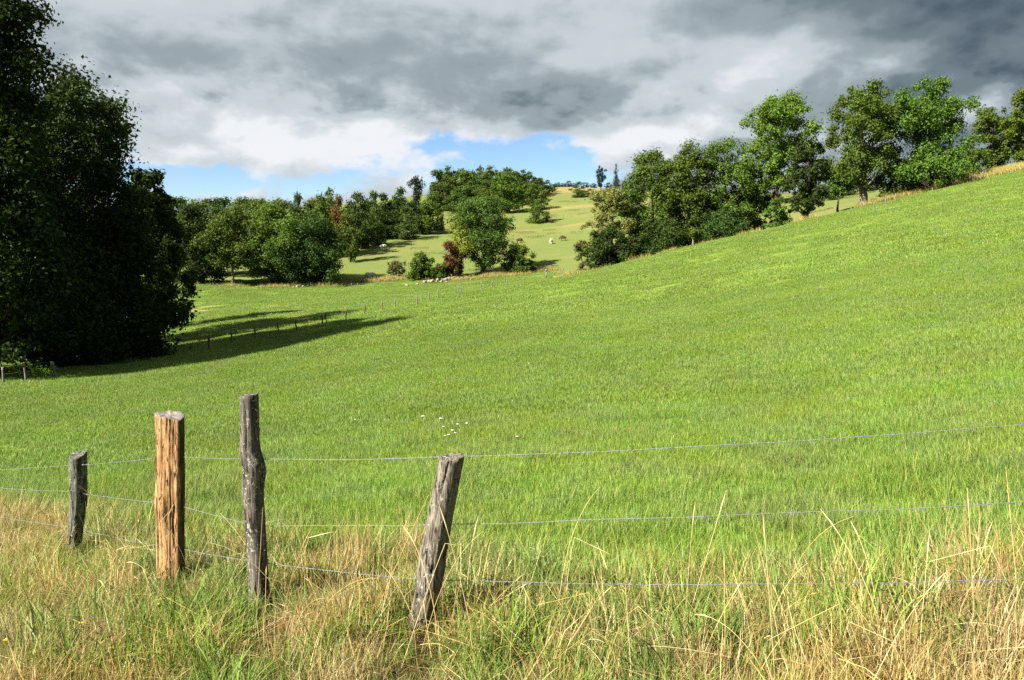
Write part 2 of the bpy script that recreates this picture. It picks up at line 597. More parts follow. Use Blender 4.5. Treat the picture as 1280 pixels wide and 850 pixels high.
def mat_wood(name, dark, mid, light, lichen=0.0, bark=None):
    """old fence wood: grain along the post, checks, lichen; vertex colour red marks bark"""
    m_, t, out = new_mat(name)
    pos = t.new('ShaderNodeTexCoord').outputs['Object']
    g1 = t.noise(t.mapping(pos, (1, 1, 0.055)), 95.0, 5, 0.65, 0.9)
    g2 = t.noise(t.mapping(pos, (1, 1, 0.10)), 24.0, 4, 0.6, 0.6)
    blot = t.noise(pos, 7.0, 5, 0.65)
    c = t.mix(t.ss(g1, 0.35, 0.66), mid, light)
    c = t.mix(t.ss(g2, 0.50, 0.66, 0.0, 0.9), c, dark)
    c = t.mix(t.ss(blot, 0.45, 0.75, 0.0, 0.5), c, light)
    c = t.mix(t.ss(g1, 0.43, 0.33, 0.0, 0.9), c, dark)
    fis = t.noise(t.mapping(pos, (1, 1, 0.16)), 38.0, 3, 0.6, 1.4)
    c = t.mix(t.ss(fis, 0.585, 0.63, 0.0, 0.95), c, tuple(v * 0.55 for v in dark))
    c = t.mix(t.ss(t.noise(t.mapping(pos, (1, 1, 0.35)), 9.0, 3, 0.5, 0.5), 0.48, 0.62, 0.0, 0.55), c, mid)
    if bark is not None:
        bk = t.new('ShaderNodeSeparateColor')
        t.l.new(t.new('ShaderNodeAttribute', attribute_name='col').outputs['Color'], bk.inputs[0])
        bc = t.mix(t.ss(t.noise(t.mapping(pos, (1, 1, 0.3)), 30, 4, 0.6), 0.4, 0.62), bark, (bark[0] * 2.4, bark[1] * 2.2, bark[2] * 2.0))
        c = t.mix(bk.outputs[0], c, bc)
        c = t.mix(bk.outputs[1], c, t.mix(t.ss(blot, 0.4, 0.6), (0.16, 0.14, 0.125), (0.27, 0.245, 0.22)))
    if lichen > 0:
        sp = t.noise(pos, 34.0, 5, 0.7, 0.6)
        c = t.mix(t.ss(sp, 0.640 - 0.05 * lichen, 0.665 - 0.05 * lichen, 0.0, 0.9), c, (0.44, 0.46, 0.38))
    b = pbsdf(t, c, 0.85, 0.15, bump_node(t, t.m('SUBTRACT', t.m('ADD', g1, g2), t.ss(fis, 0.57, 0.64)), 0.9, 0.010))
    t.l.new(b.outputs[0], out.inputs[0])
    return m_


def mat_plain(name, col, rough=0.7, spec=0.3, metal=0.0, var=0.25, scale=8.0):
    m_, t, out = new_mat(name)
    pos = t.new('ShaderNodeTexCoord').outputs['Object']
    n = t.noise(pos, scale, 4, 0.6)
    d = tuple(c * (1 - var) for c in col)
    l_ = tuple(min(1, c * (1 + var)) for c in col)
    b = pbsdf(t, t.mix(t.ss(n, 0.3, 0.7), d, l_), rough, spec, bump_node(t, n, 0.4, 0.02))
    b.inputs['Metallic'].default_value = metal
    t.l.new(b.outputs[0], out.inputs[0])
    return m_


M_GROUND = mat_ground()
M_GRASS = mat_grass()
LEAF = {
    'shade': mat_leaf('leaf_shade_oak', (0.014, 0.026, 0.006), (0.034, 0.056, 0.011), 0.32, spec=0.06),  # oak leaf darkened, so the row's shade is in its colour
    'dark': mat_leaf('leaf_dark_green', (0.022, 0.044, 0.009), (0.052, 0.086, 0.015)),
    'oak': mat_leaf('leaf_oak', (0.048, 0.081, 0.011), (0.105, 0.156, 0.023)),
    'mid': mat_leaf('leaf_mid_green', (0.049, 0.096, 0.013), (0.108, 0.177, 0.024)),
    'ash': mat_leaf('leaf_ash', (0.073, 0.124, 0.016), (0.150, 0.219, 0.028), 0.38),
    'yellow': mat_leaf('leaf_yellow_green', (0.117, 0.149, 0.018), (0.235, 0.253, 0.037), 0.38),
    'willow': mat_leaf('leaf_pale_willow', (0.123, 0.146, 0.035), (0.237, 0.250, 0.072), 0.3),
    'rust': mat_leaf('leaf_rust', (0.065, 0.029, 0.012), (0.114, 0.048, 0.021), 0.3, (0.046, 0.053, 0.015), 0.7),
    'brown': mat_leaf('leaf_turning_brown', (0.108, 0.064, 0.018), (0.156, 0.099, 0.027), 0.3, (0.058, 0.068, 0.014), 0.5),
    'fir': mat_leaf('needle_blue_green', (0.012, 0.024, 0.012), (0.027, 0.046, 0.023), 0.15),
    'far': mat_leaf('leaf_far_wood', (0.042, 0.073, 0.014), (0.087, 0.132, 0.024)),
    'scrub': mat_leaf('leaf_scrub', (0.083, 0.091, 0.028), (0.156, 0.156, 0.052), 0.3),
}
BARK = {'dark': mat_bark('bark_dark', (0.035, 0.028, 0.02), (0.085, 0.07, 0.05)),
        'pale': mat_bark('bark_pale', (0.11, 0.095, 0.075), (0.24, 0.21, 0.17))}

# ------------------------------------------------------------------ ground sheet
ang = np.concatenate([np.linspace(-180, -46, 54, endpoint=False), np.linspace(-46, 46, 300, endpoint=False), np.linspace(46, 180, 54, endpoint=False)])
rad = np.exp(np.linspace(math.log(0.7), math.log(3200), 330))
TH, RR = np.meshgrid(np.radians(ang), rad)
gx, gy = (np.sin(TH) * RR).ravel(), (np.cos(TH) * RR).ravel()
gzv = ground_z(gx, gy)
na, nr = len(ang), len(rad)
i, j = np.meshgrid(np.arange(nr - 1), np.arange(na), indexing='ij')
j2 = (j + 1) % na
quads = np.stack([i * na + j, (i + 1) * na + j, (i + 1) * na + j2, i * na + j2], -1).reshape(-1, 4)
cv = len(gx)
tri = np.stack([np.full(na, cv), np.arange(na), (np.arange(na) + 1) % na], -1)
GV = np.vstack([np.c_[gx, gy, gzv], [[0, 0, gz(0, 0)]]])
mk = np.stack(zone_masks(GV[:, 0], GV[:, 1]), -1)
g_me = mesh_np('ground', GV, [quads, tri], [M_GROUND], smooth=True, col=mk)
ground = tag(link('ground', g_me), kind='structure', label='rolling pasture land of mown field, rough lane verge and far grazed hill')

# ------------------------------------------------------------------ trees
PROFILE = {
    'oak':    ([0, .10, .25, .45, .65, .82, .93, 1], [.45, .78, .96, 1.0, .92, .68, .42, .10]),
    'tall':   ([0, .10, .25, .45, .65, .82, .93, 1], [.50, .72, .90, 1.0, .95, .74, .46, .12]),
    'bush':   ([0, .10, .30, .55, .75, .90, 1], [.82, .95, 1.0, .92, .72, .45, .12]),
    'lift':   ([0, .12, .30, .55, .75, .90, 1], [.28, .50, .78, 1.0, .95, .66, .15]),
    'cone':   ([0, .10, .30, .60, .85, 1], [.85, 1.0, .80, .48, .20, .03]),
    'pine':   ([0, .20, .45, .55, .75, .92, 1], [.9, 1.0, .35, .45, .85, .60, .12]),
    'willow': ([0, .15, .40, .65, .85, 1], [.75, .90, 1.0, .90, .60, .15]),
    'skirt':  ([0, .08, .25, .45, .70, .88, 1], [1.0, 1.05, .95, .85, .78, .55, .12]),
}


def unit(v):
    return v / (np.linalg.norm(v, axis=-1, keepdims=True) + 1e-9)


def leaf_mesh(name, cent, nrm, size, rng, mats, mi=None):
    """one folded two-triangle leaf spray per centre"""
    n = len(cent)
    a = unit(np.cross(nrm, unit(rng.normal(size=(n, 3)))))
    b = np.cross(nrm, a)
    s = size[:, None]
    fold = nrm * s * 0.16
    V = np.stack([cent - a * s * .62, cent + b * s * .40 + fold, cent + a * s * .62 - fold * .5, cent - b * s * .40 + fold], 1).reshape(-1, 3)
    k = np.arange(n)[:, None] * 4
    T = np.concatenate([k + [0, 1, 2], k + [0, 2, 3]], 1).reshape(-1, 3)
    if mi is not None:
        mi = np.repeat(mi, 2)
    return mesh_np(name, V, T, mats, mi)


def crown_points(H, W, profile, cb, nclump, leaves, seed, squash=0.8, lean=(0, 0), lob=0.5, rc_k=1.0, fuzz=0.26):
    rng = np.random.default_rng(seed)
    pt, pw = PROFILE[profile]
    # clump centres spread through the envelope, most of them near its surface
    t = rng.random(nclump * 6) * 0.90
    keep = rng.random(len(t)) < np.interp(t, pt, pw) ** 1.2
    t = t[keep][:nclump]
    az_ = rng.random(len(t)) * 2 * math.pi
    # uneven outline: the envelope swells and shrinks with azimuth and height
    ph = rng.random(6) * 6.28
    lobes = 1 + 1.5 * lob * (0.22 * np.sin(2 * az_ + ph[0] + t * 3) + 0.20 * np.sin(3 * az_ + ph[1] - t * 5) + 0.18 * np.sin(5 * az_ + ph[2] + t * 9))
    R = W * np.interp(t, pt, pw) * lobes
    rc = W * (0.17 + 0.24 * rng.random(len(t)) ** 1.5) * rc_k
    rr = np.maximum(R - rc * 0.75, 0) * rng.random(len(t)) ** 0.38
    zz = H * (cb + (1 - cb) * t * 1.05)
    C = np.stack([rr * np.cos(az_) + lean[0] * t, rr * np.sin(az_) + lean[1] * t, np.minimum(zz, H - rc * 0.55)], -1)
    C[:, 2] = np.maximum(C[:, 2], rc * 0.55)
    # leaves on and in each clump
    wgt = rc ** 2
    cnt = np.maximum((leaves * wgt / wgt.sum()).astype(int), 4)
    idx = np.repeat(np.arange(len(C)), cnt)
    d = unit(rng.normal(size=(len(idx), 3)))
    rad_ = rc[idx] * (0.25 + 0.80 * rng.random(len(idx)) ** 0.55) * (1 + fuzz * rng.normal(size=len(idx)))
    lump = 1 + 0.25 * np.sin(d[:, 0] * 5 + idx * 1.7) * np.sin(d[:, 1] * 5 + idx * 2.3)
    P_ = C[idx] + d * (rad_ * lump)[:, None] * np.array([1, 1, squash])
    P_[:, 2] = np.maximum(P_[:, 2], 0.05 + 0.3 * rng.random(len(P_)))
    nrm = unit(d * 1.0 + rng.normal(size=d.shape) * 0.6 + np.array([0, 0, 0.30]))
    return C, rc, P_, nrm, idx, rng


def tree_meshes(name, H, W, profile='oak', cb=0.18, nclump=60, leaves=9000, leaf=0.22, leafmat='mid', bark='dark', seed=1,
                trunk_r=None, lean=(0, 0), lob=0.6, rc_k=1.0, second=None, limbs=16, squash=0.8, forks=1):
    C, rc, P_, nrm, idx, rng = crown_points(H, W, profile, cb, nclump, leaves, seed, squash, lean, lob, rc_k)
    size = leaf * (0.45 + 0.85 * rng.random(len(P_)))
    mats, mi = [LEAF[leafmat]], None
    if second is not None:
        mats.append(LEAF[second[0]])
        side = second[1]                               # function of clump centre -> bool, whole clumps differ in colour
        mi = np.array([side(c, H, W) for c in C])[idx].astype(int)
    cm = leaf_mesh(name + '_crown', P_, nrm, size, rng, mats, mi)
    tr = trunk_r or max(0.06, 0.022 * H)
    T = Tubes()
    top = np.array([lean[0] * .8, lean[1] * .8, H * 0.80])
    ts = np.linspace(0, 1, 9)
    wob = np.cumsum(rng.normal(size=(9, 2)) * tr * 0.45, 0)
    wob[0] = 0
    axis = np.stack([top[0] * ts ** 1.5 + wob[:, 0], top[1] * ts ** 1.5 + wob[:, 1], H * 0.80 * ts - 0.15], -1)
    T.tube(axis, tr * (0.45 * (1 - ts) ** 8 + 1.0 - 0.85 * ts), 9)
    order = np.argsort(-rc + rng.random(len(rc)) * rc.max() * .6)[:limbs]
    for k in order:
        c = C[k]
        z0 = np.clip(c[2] - 0.55 * np.hypot(c[0] - top[0], c[1] - top[1]) - 0.5 * rc[k], H * cb * 0.7, H * 0.74)
        f = z0 / (H * 0.8)
        s_ = np.array([np.interp(f, ts, axis[:, 0]), np.interp(f, ts, axis[:, 1]), z0])
        mid = s_ * 0.5 + c * 0.5 + np.array([0, 0, -0.06 * H * rng.random()]) + rng.normal(size=3) * 0.03 * W
        r0 = tr * (1 - 0.8 * f) * 0.55
        u = np.linspace(0, 1, 6)[:, None]
        pts = (1 - u) ** 2 * s_ + 2 * u * (1 - u) * mid + u ** 2 * c
        T.tube(pts, r0 * (1 - 0.82 * u[:, 0]), 6)
        # twigs reaching into the clump
        for q in range(2):
            e = c + unit(rng.normal(size=3)) * rc[k] * 0.9
            b0 = pts[3 + q]
            T.tube([b0, (b0 + e) / 2 + rng.normal(size=3) * 0.06 * rc[k], e], [r0 * .4, r0 * .28, r0 * .1], 5)
    wm = T.mesh(name + '_wood', [BARK[bark]])
    return wm, cm


def top_z(py, Y):
    return EYE + sight(640, py, Y)[2]


def plant(name, label, cat, px, Y, top_py, hw_px, group=None, rz=None, **kw):
    """a tree or bush rooted on the ground at a bearing and distance"""
    p = spot(px, Y)
    H = max(0.8, top_z(top_py, Y) - p.z)
    W = hw_px / F_PX * Y * 1.08
    wm, cm = tree_meshes(name, H, W, **kw)
    root = tag(empty(name, p), label, cat, group)
    link('trunk', wm, root)
    link('crown', cm, root)
    return root


TREES_LEFT = 'trees along the old fence at the field edge'
# --- tall dark row at the field's left edge
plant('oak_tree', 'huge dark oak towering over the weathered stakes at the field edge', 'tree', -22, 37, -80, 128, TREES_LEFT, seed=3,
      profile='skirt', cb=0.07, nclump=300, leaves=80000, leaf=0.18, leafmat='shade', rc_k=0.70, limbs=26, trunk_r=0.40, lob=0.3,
      second=('yellow', lambda c, H, W: c[0] < -W * .05 and c[1] < -W * .3 and abs(c[2] / H - .36) < .09))  # yellow clumps stand in for leaves caught by the sun
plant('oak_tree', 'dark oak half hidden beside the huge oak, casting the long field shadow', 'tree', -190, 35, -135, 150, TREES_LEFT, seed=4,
      profile='oak', cb=0.08, nclump=120, leaves=20000, leaf=0.24, leafmat='shade', rc_k=0.75, limbs=20, trunk_r=0.4)  # stands mostly out of view, height raised to lengthen the field shadow
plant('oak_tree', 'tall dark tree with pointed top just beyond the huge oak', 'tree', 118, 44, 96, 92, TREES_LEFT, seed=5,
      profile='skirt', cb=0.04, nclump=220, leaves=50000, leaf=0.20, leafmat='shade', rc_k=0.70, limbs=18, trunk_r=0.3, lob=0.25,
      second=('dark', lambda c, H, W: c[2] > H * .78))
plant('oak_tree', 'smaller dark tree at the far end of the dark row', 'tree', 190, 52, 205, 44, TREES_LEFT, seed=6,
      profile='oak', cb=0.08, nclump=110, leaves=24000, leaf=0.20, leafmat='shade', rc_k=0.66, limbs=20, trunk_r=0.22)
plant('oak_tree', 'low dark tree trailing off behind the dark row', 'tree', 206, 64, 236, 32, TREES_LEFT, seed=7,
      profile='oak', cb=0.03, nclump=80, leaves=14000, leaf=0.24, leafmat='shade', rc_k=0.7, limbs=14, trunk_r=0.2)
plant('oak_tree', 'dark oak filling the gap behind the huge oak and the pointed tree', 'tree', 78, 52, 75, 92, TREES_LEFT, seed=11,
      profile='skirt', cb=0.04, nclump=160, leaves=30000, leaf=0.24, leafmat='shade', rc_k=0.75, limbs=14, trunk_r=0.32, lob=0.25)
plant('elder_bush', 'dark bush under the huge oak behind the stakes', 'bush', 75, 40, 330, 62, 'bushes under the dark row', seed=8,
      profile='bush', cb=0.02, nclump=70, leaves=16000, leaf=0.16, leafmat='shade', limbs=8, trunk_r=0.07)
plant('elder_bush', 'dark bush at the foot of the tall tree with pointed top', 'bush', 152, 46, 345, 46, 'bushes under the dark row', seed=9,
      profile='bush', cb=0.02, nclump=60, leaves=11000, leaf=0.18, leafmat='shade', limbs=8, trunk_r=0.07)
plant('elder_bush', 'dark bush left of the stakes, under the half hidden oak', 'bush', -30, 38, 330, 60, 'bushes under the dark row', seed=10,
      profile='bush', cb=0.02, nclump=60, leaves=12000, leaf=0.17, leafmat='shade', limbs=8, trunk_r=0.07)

# --- clump of oaks at the foot of the grazed hill
MID = 'clump of oaks above the tumbled stones'
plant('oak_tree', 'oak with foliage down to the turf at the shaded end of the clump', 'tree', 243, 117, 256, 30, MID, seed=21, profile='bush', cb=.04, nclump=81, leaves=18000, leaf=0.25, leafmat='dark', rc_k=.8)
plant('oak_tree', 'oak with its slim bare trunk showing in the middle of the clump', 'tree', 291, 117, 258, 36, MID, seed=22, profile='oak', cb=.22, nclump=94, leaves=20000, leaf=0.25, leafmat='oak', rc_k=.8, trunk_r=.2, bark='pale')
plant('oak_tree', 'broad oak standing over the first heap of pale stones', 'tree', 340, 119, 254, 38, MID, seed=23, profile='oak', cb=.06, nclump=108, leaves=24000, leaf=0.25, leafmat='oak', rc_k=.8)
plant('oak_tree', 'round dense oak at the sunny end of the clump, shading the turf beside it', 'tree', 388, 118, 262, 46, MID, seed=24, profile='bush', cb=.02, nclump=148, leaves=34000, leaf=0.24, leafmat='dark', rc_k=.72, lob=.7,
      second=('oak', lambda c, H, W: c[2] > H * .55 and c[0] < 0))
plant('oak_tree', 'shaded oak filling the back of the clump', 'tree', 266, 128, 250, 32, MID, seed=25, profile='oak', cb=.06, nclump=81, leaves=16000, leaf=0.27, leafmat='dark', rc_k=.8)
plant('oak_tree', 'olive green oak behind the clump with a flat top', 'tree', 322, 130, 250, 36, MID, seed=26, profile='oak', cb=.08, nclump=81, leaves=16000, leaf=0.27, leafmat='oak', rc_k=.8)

# --- lone tree and bushes by the tumbled stones
plant('ash_tree', 'lone round tree on a short trunk in the middle of the valley', 'tree', 603, 121, 243, 42, seed=31, profile='oak', cb=.13, nclump=162, leaves=34000, leaf=0.23, leafmat='far', rc_k=.68, trunk_r=.36, lob=.6,
      second=('yellow', lambda c, H, W: c[0] < -W * .3 and c[2] < H * .66 and c[1] < W * .4))  # yellower clumps: partly own foliage tone, partly the sunlit side painted in
plant('maple_shrub', 'rust red shrub leaning on the lone tree above the stones', 'shrub', 566, 119, 302, 17, seed=32, profile='bush', cb=.04, nclump=54, leaves=9000, leaf=0.21, leafmat='rust', rc_k=.8, limbs=8)
plant('hawthorn_bush', 'round dark bush next to the heap of white stones', 'bush', 527, 119, 315, 19, seed=33, profile='bush', cb=.03, nclump=54, leaves=11000, leaf=0.20, leafmat='oak', rc_k=.85, limbs=8)
plant('scrub_bush', 'thin see-through bush on the fence bank of the grazed hill', 'bush', 496, 122, 326, 15, seed=34, profile='lift', cb=.05, nclump=35, leaves=2600, leaf=0.18, leafmat='scrub', rc_k=.7, limbs=14)
plant('hawthorn_bush', 'rounded dark bush on the field side of the lone tree', 'bush', 649, 119, 306, 20, seed=35, profile='bush', cb=.03, nclump=59, leaves=12000, leaf=0.21, leafmat='oak', rc_k=.8, limbs=8)
plant('hawthorn_bush', 'low green bush squeezed between rust red shrub and stones', 'bush', 551, 118, 330, 12, seed=36, profile='bush', cb=.03, nclump=27, leaves=4000, leaf=0.19, leafmat='mid', rc_k=.9, limbs=6)

# --- hedge of trees behind the crest of the field
HEDGE = 'hedgerow trees along the crest of the field'
plant('willow_shrub', 'straw coloured thin shrub starting the crest hedge', 'shrub', 730, 92, 298, 15, HEDGE, seed=41, profile='lift', cb=.04, nclump=40, leaves=4600, leaf=0.15, leafmat='scrub', rc_k=.75, limbs=14, bark='pale')
plant('willow_tree', 'pale silvery willow rising out of the crest hedge', 'tree', 764, 90, 219, 27, HEDGE, seed=42, profile='willow', cb=.10, nclump=81, leaves=16000, leaf=0.18, leafmat='willow', rc_k=.75)
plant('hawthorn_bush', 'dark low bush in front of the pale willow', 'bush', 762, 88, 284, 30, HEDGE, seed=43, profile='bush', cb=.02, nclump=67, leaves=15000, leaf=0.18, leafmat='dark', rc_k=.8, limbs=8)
plant('oak_tree', 'green oak standing beside the pale willow', 'tree', 812, 93, 186, 40, HEDGE, seed=44, profile='oak', cb=.04, nclump=135, leaves=28000, leaf=0.20, leafmat='mid', rc_k=.7, lob=.6)
plant('oak_tree', 'dark oak with jagged top deep in the crest hedge', 'tree', 858, 91, 177, 42, HEDGE, seed=45, profile='tall', cb=.04, nclump=135, leaves=28000, leaf=0.20, leafmat='oak', rc_k=.68, lob=.6)
plant('oak_tree', 'olive brown oak with open twiggy top in the crest hedge', 'tree', 903, 91, 172, 44, HEDGE, seed=46, profile='tall', cb=.04, nclump=135, leaves=26000, leaf=0.19, leafmat='oak', rc_k=.66, lob=.7)
plant('oak_tree', 'dark rounded tree between olive brown oak and light green ash', 'tree', 935, 92, 205, 26, HEDGE, seed=47, profile='bush', cb=.03, nclump=81, leaves=15000, leaf=0.20, leafmat='dark', rc_k=.75)
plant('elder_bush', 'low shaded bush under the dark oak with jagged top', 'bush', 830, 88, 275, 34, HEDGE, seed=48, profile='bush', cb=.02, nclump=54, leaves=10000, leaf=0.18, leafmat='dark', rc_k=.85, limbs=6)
plant('elder_bush', 'small bush on a pale stem at the brow of the field', 'bush', 868, 84.5, 286, 9, HEDGE, seed=49, profile='lift', cb=.22, nclump=21, leaves=2600, leaf=0.15, leafmat='oak', rc_k=1.0, limbs=6, bark='pale', trunk_r=.13)
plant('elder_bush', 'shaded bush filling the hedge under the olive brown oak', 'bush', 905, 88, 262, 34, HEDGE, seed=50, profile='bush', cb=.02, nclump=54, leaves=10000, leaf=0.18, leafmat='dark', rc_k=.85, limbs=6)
plant('ash_tree', 'tall light green ash with open crown and sky gaps', 'tree', 972, 88, 122, 46, HEDGE, seed=51, profile='lift', cb=.34, nclump=114, leaves=26000, leaf=0.20, leafmat='ash', rc_k=.62, limbs=30, trunk_r=.3, lob=.8)
plant('oak_tree', 'dark ivy clad tree leaning on the light green ash', 'tree', 1006, 85, 172, 27, HEDGE, seed=52, profile='tall', cb=.10, nclump=94, leaves=18000, leaf=0.19, leafmat='dark', rc_k=.7, trunk_r=.25)
plant('elder_bush', 'bright green bush at the foot of the light green ash', 'bush', 972, 86, 247, 15, HEDGE, seed=53, profile='bush', cb=.04, nclump=35, leaves=6000, leaf=0.17, leafmat='mid', rc_k=.85, limbs=6)
plant('willow_shrub', 'yellowish shrub showing behind the trunk of the ash', 'shrub', 975, 92, 208, 14, HEDGE, seed=54, profile='willow', cb=.06, nclump=32, leaves=5200, leaf=0.18, leafmat='willow', rc_k=.85, limbs=8)
plant('oak_tree', 'tall oak on a clean pale trunk by the gap to the dry meadow', 'tree', 1079, 82, 98, 45, HEDGE, seed=55, profile='tall', cb=.16, nclump=135, leaves=31000, leaf=0.19, leafmat='oak', rc_k=.64, limbs=30, trunk_r=.36, bark='pale', lob=.8)
plant('hawthorn_bush', 'spreading bush behind the clean pale trunk', 'bush', 1048, 98, 203, 24, HEDGE, seed=56, profile='lift', cb=.34, nclump=54, leaves=9200, leaf=0.19, leafmat='mid', rc_k=.8, limbs=8)
plant('oak_tree', 'broad vivid green oak leafy to the ground on the dry bank', 'tree', 1156, 81, 93, 53, HEDGE, seed=57, profile='skirt', cb=.05, nclump=162, leaves=40000, leaf=0.19, leafmat='mid', rc_k=.64, limbs=28, trunk_r=.34, lob=.8)
plant('hawthorn_bush', 'dark bush tucked against the broad vivid green oak', 'bush', 1125, 80.5, 196, 20, HEDGE, seed=58, profile='bush', cb=.04, nclump=45, leaves=8600, leaf=0.18, leafmat='oak', rc_k=.85, limbs=8)
plant('oak_tree', 'small dull green tree behind the dry bank', 'tree', 1241, 96, 134, 30, HEDGE, seed=59, profile='lift', cb=.08, nclump=94, leaves=17000, leaf=0.21, leafmat='oak', rc_k=.68, limbs=20)
plant('ash_tree', 'yellow green tree on the dry bank beyond the small dull tree', 'tree', 1287, 92, 108, 30, HEDGE, seed=60, profile='tall', cb=.06, nclump=94, leaves=18000, leaf=0.20, leafmat='ash', rc_k=.7, limbs=20)
plant('elder_bush', 'low olive bush at the end of the dry bank', 'bush', 1213, 92, 186, 20, HEDGE, seed=61, profile='bush', cb=.03, nclump=40, leaves=6000, leaf=0.18, leafmat='oak', rc_k=.85, limbs=6)

# --- far woods: a few shapes grown once, then copied tree by tree
PROTO = {}
for k_, (pf, cb_, mat_, s_, n_) in {'round': ('oak', .06, 'far', 71, 3400), 'tall': ('tall', .08, 'far', 72, 3400), 'bush': ('bush', .03, 'far', 73, 2600),
                                    'pine': ('pine', .30, 'fir', 74, 1800), 'cone': ('cone', .05, 'fir', 75, 1800), 'open': ('lift', .22, 'far', 76, 2600)}.items():
    PROTO[k_] = tree_meshes('far_' + k_, 12.0, 4.5, profile=pf, cb=cb_, nclump=60, leaves=int(n_ * 1.7), leaf=.40, leafmat=mat_, seed=s_, rc_k=.85, limbs=10, trunk_r=.25)


def far_tree(name, label, px, Y, top_py, hw_px, proto='round', mat=None, group=None, cat='tree'):
    p = spot(px, Y)
    H = max(1.0, top_z(top_py, Y) - p.z)
    W = hw_px / F_PX * Y
    root = tag(empty(name, p, random.random() * 6.28), label, cat, group)
    root.scale = (W / 4.5, W / 4.5, H / 12.0)
    for nm, me in zip(('trunk', 'crown'), PROTO[proto]):
        o = link(nm, me, root)
        if nm == 'crown' and mat:
            o.material_slots[0].link = 'OBJECT'
            o.material_slots[0].material = LEAF[mat]
    return root


G_RIDGE = 'far wood on the ridge behind the oak clump'
rr_ = random.Random(5)
for px, Y, top in [(216, 150, 246), (232, 158, 246), (250, 150, 250), (268, 165, 247), (284, 172, 246), (300, 160, 247), (314, 172, 246), (330, 165, 248),
                   (346, 172, 248), (360, 160, 250), (384, 165, 252), (396, 175, 246), (200, 160, 242), (185, 170, 240), (165, 165, 240)]:
    m_ = rr_.choice(['far', 'far', 'dark', 'dark'])
    far_tree('oak_tree', {'far': 'mid green oak in the even wood on the ridge behind the clump', 'dark': 'dark green oak in the even wood on the ridge behind the clump'}[m_],
             px, Y, top, rr_.uniform(23, 29), rr_.choice(['round', 'bush']), m_, G_RIDGE)
far_tree('oak_tree', 'round topped tree standing out of the even dark wood', 372, 150, 241, 15, 'round', 'dark')
far_tree('oak_tree', 'tall green tree beside the one turning brown', 409, 150, 235, 21, 'tall', 'oak')
far_tree('maple_tree', 'tree with foliage turning brown at the end of the ridge wood', 424, 148, 243, 12, 'round', 'brown')
far_tree('oak_tree', 'dark green tree in front of the one turning brown', 438, 142, 262, 16, 'round', 'oak')
far_tree('oak_tree', 'dark tree between brown tree and the bright round bush', 452, 158, 240, 21, 'round', 'dark')
far_tree('hawthorn_bush', 'bright green round bush at the upper edge of the sheep pasture', 471, 163, 257, 15, 'bush', 'mid', None, 'bush')
far_tree('oak_tree', 'dark tree with thin crown behind the bright round bush', 466, 175, 239, 16, 'round', 'dark')
far_tree('oak_tree', 'dark tree with shallow top behind the bright round bush', 482, 178, 241, 18, 'round', 'dark')
far_tree('oak_tree', 'domed dark tree next to the pine', 499, 178, 234, 17, 'round', 'dark')
far_tree('hawthorn_bush', 'round mid green bush under the pine', 508, 170, 256, 17, 'bush', 'far', None, 'bush')
far_tree('pine_tree', 'pine with bare upper stem and tufted top above the pasture', 520, 182, 221, 15, 'pine', 'fir')
far_tree('oak_tree', 'spreading tree between the pine and the hilltop wood', 537, 178, 243, 20, 'round', 'oak')
for px, Y, top, hw in [(419, 170, 250, 16), (440, 176, 250, 16), (455, 182, 252, 14), (489, 190, 250, 14), (516, 190, 252, 14), (398, 150, 258, 16), (428, 152, 262, 18), (446, 160, 266, 16), (476, 171, 262, 15), (492, 172, 262, 14), (524, 178, 258, 14), (548, 186, 258, 8)]:
    far_tree('oak_tree', 'dark tree filling the tree line above the sheep pasture', px, Y, top, hw, 'bush', 'dark', 'tree line above the sheep pasture')
for px, Y, top, hw in [(465, 168, 285, 9), (487, 172, 281, 8), (528, 183, 279, 8), (543, 185, 277, 7), (552, 186, 274, 5), (450, 164, 290, 9)]:
    far_tree('bramble_bush', 'low bramble bush along the upper edge of the sheep pasture', px, Y, top, hw, 'bush', 'dark', 'brambles above the sheep pasture', 'bush')
G_HILL = 'wood on the hilltop behind the lone tree'
for px, Y, top, hw in [(548, 243, 211, 16), (562, 246, 208, 17), (578, 250, 209, 17), (596, 255, 209, 18), (614, 256, 208, 18), (632, 256, 210, 17),
                       (648, 255, 211, 15), (660, 258, 215, 13), (671, 262, 220, 11), (681, 268, 225, 10), (555, 238, 226, 16), (585, 240, 226, 18),
                       (612, 238, 224, 16), (652, 240, 224, 16), (690, 275, 230, 7), (570, 243, 216, 16), (604, 246, 214, 17), (622, 247, 214, 17), (640, 248, 214, 16), (664, 246, 226, 13), (598, 233, 236, 14), (568, 234, 236, 13)]:
    m_ = rr_.choice(['far', 'far', 'oak'])
    far_tree('oak_tree', {'far': 'dark oak in the dense wood on the hilltop', 'oak': 'lighter olive oak in the dense wood on the hilltop'}[m_], px, Y, top, hw * 1.1, rr_.choice(['round', 'tall', 'tall']), m_, G_HILL)
far_tree('fir_tree', 'small pointed fir poking out above the hilltop wood', 601, 258, 205, 5, 'cone', 'fir')
far_tree('oak_tree', 'oak with clear trunk standing in front of the hilltop wood', 636, 222, 218, 25, 'round', 'mid')
far_tree('oak_tree', 'sunlit yellowish oak at the end of the hilltop wood', 669, 222, 232, 17, 'tall', 'oak')
far_tree('hawthorn_bush', 'wide round bush alone on the slope below the hilltop wood', 674, 197, 248, 19, 'bush', 'oak', None, 'bush')
far_tree('hawthorn_bush', 'rounded bush in front of the straw coloured skyline field', 724, 250, 227, 12, 'bush', 'far', None, 'bush')
far_tree('hawthorn_bush', 'low bush beside the rounded one on the skyline', 739, 252, 236, 11, 'bush', 'far', None, 'bush')
far_tree('oak_tree', 'slim rounded tree standing alone on the skyline', 751, 305, 207, 6.5, 'tall', 'fir')
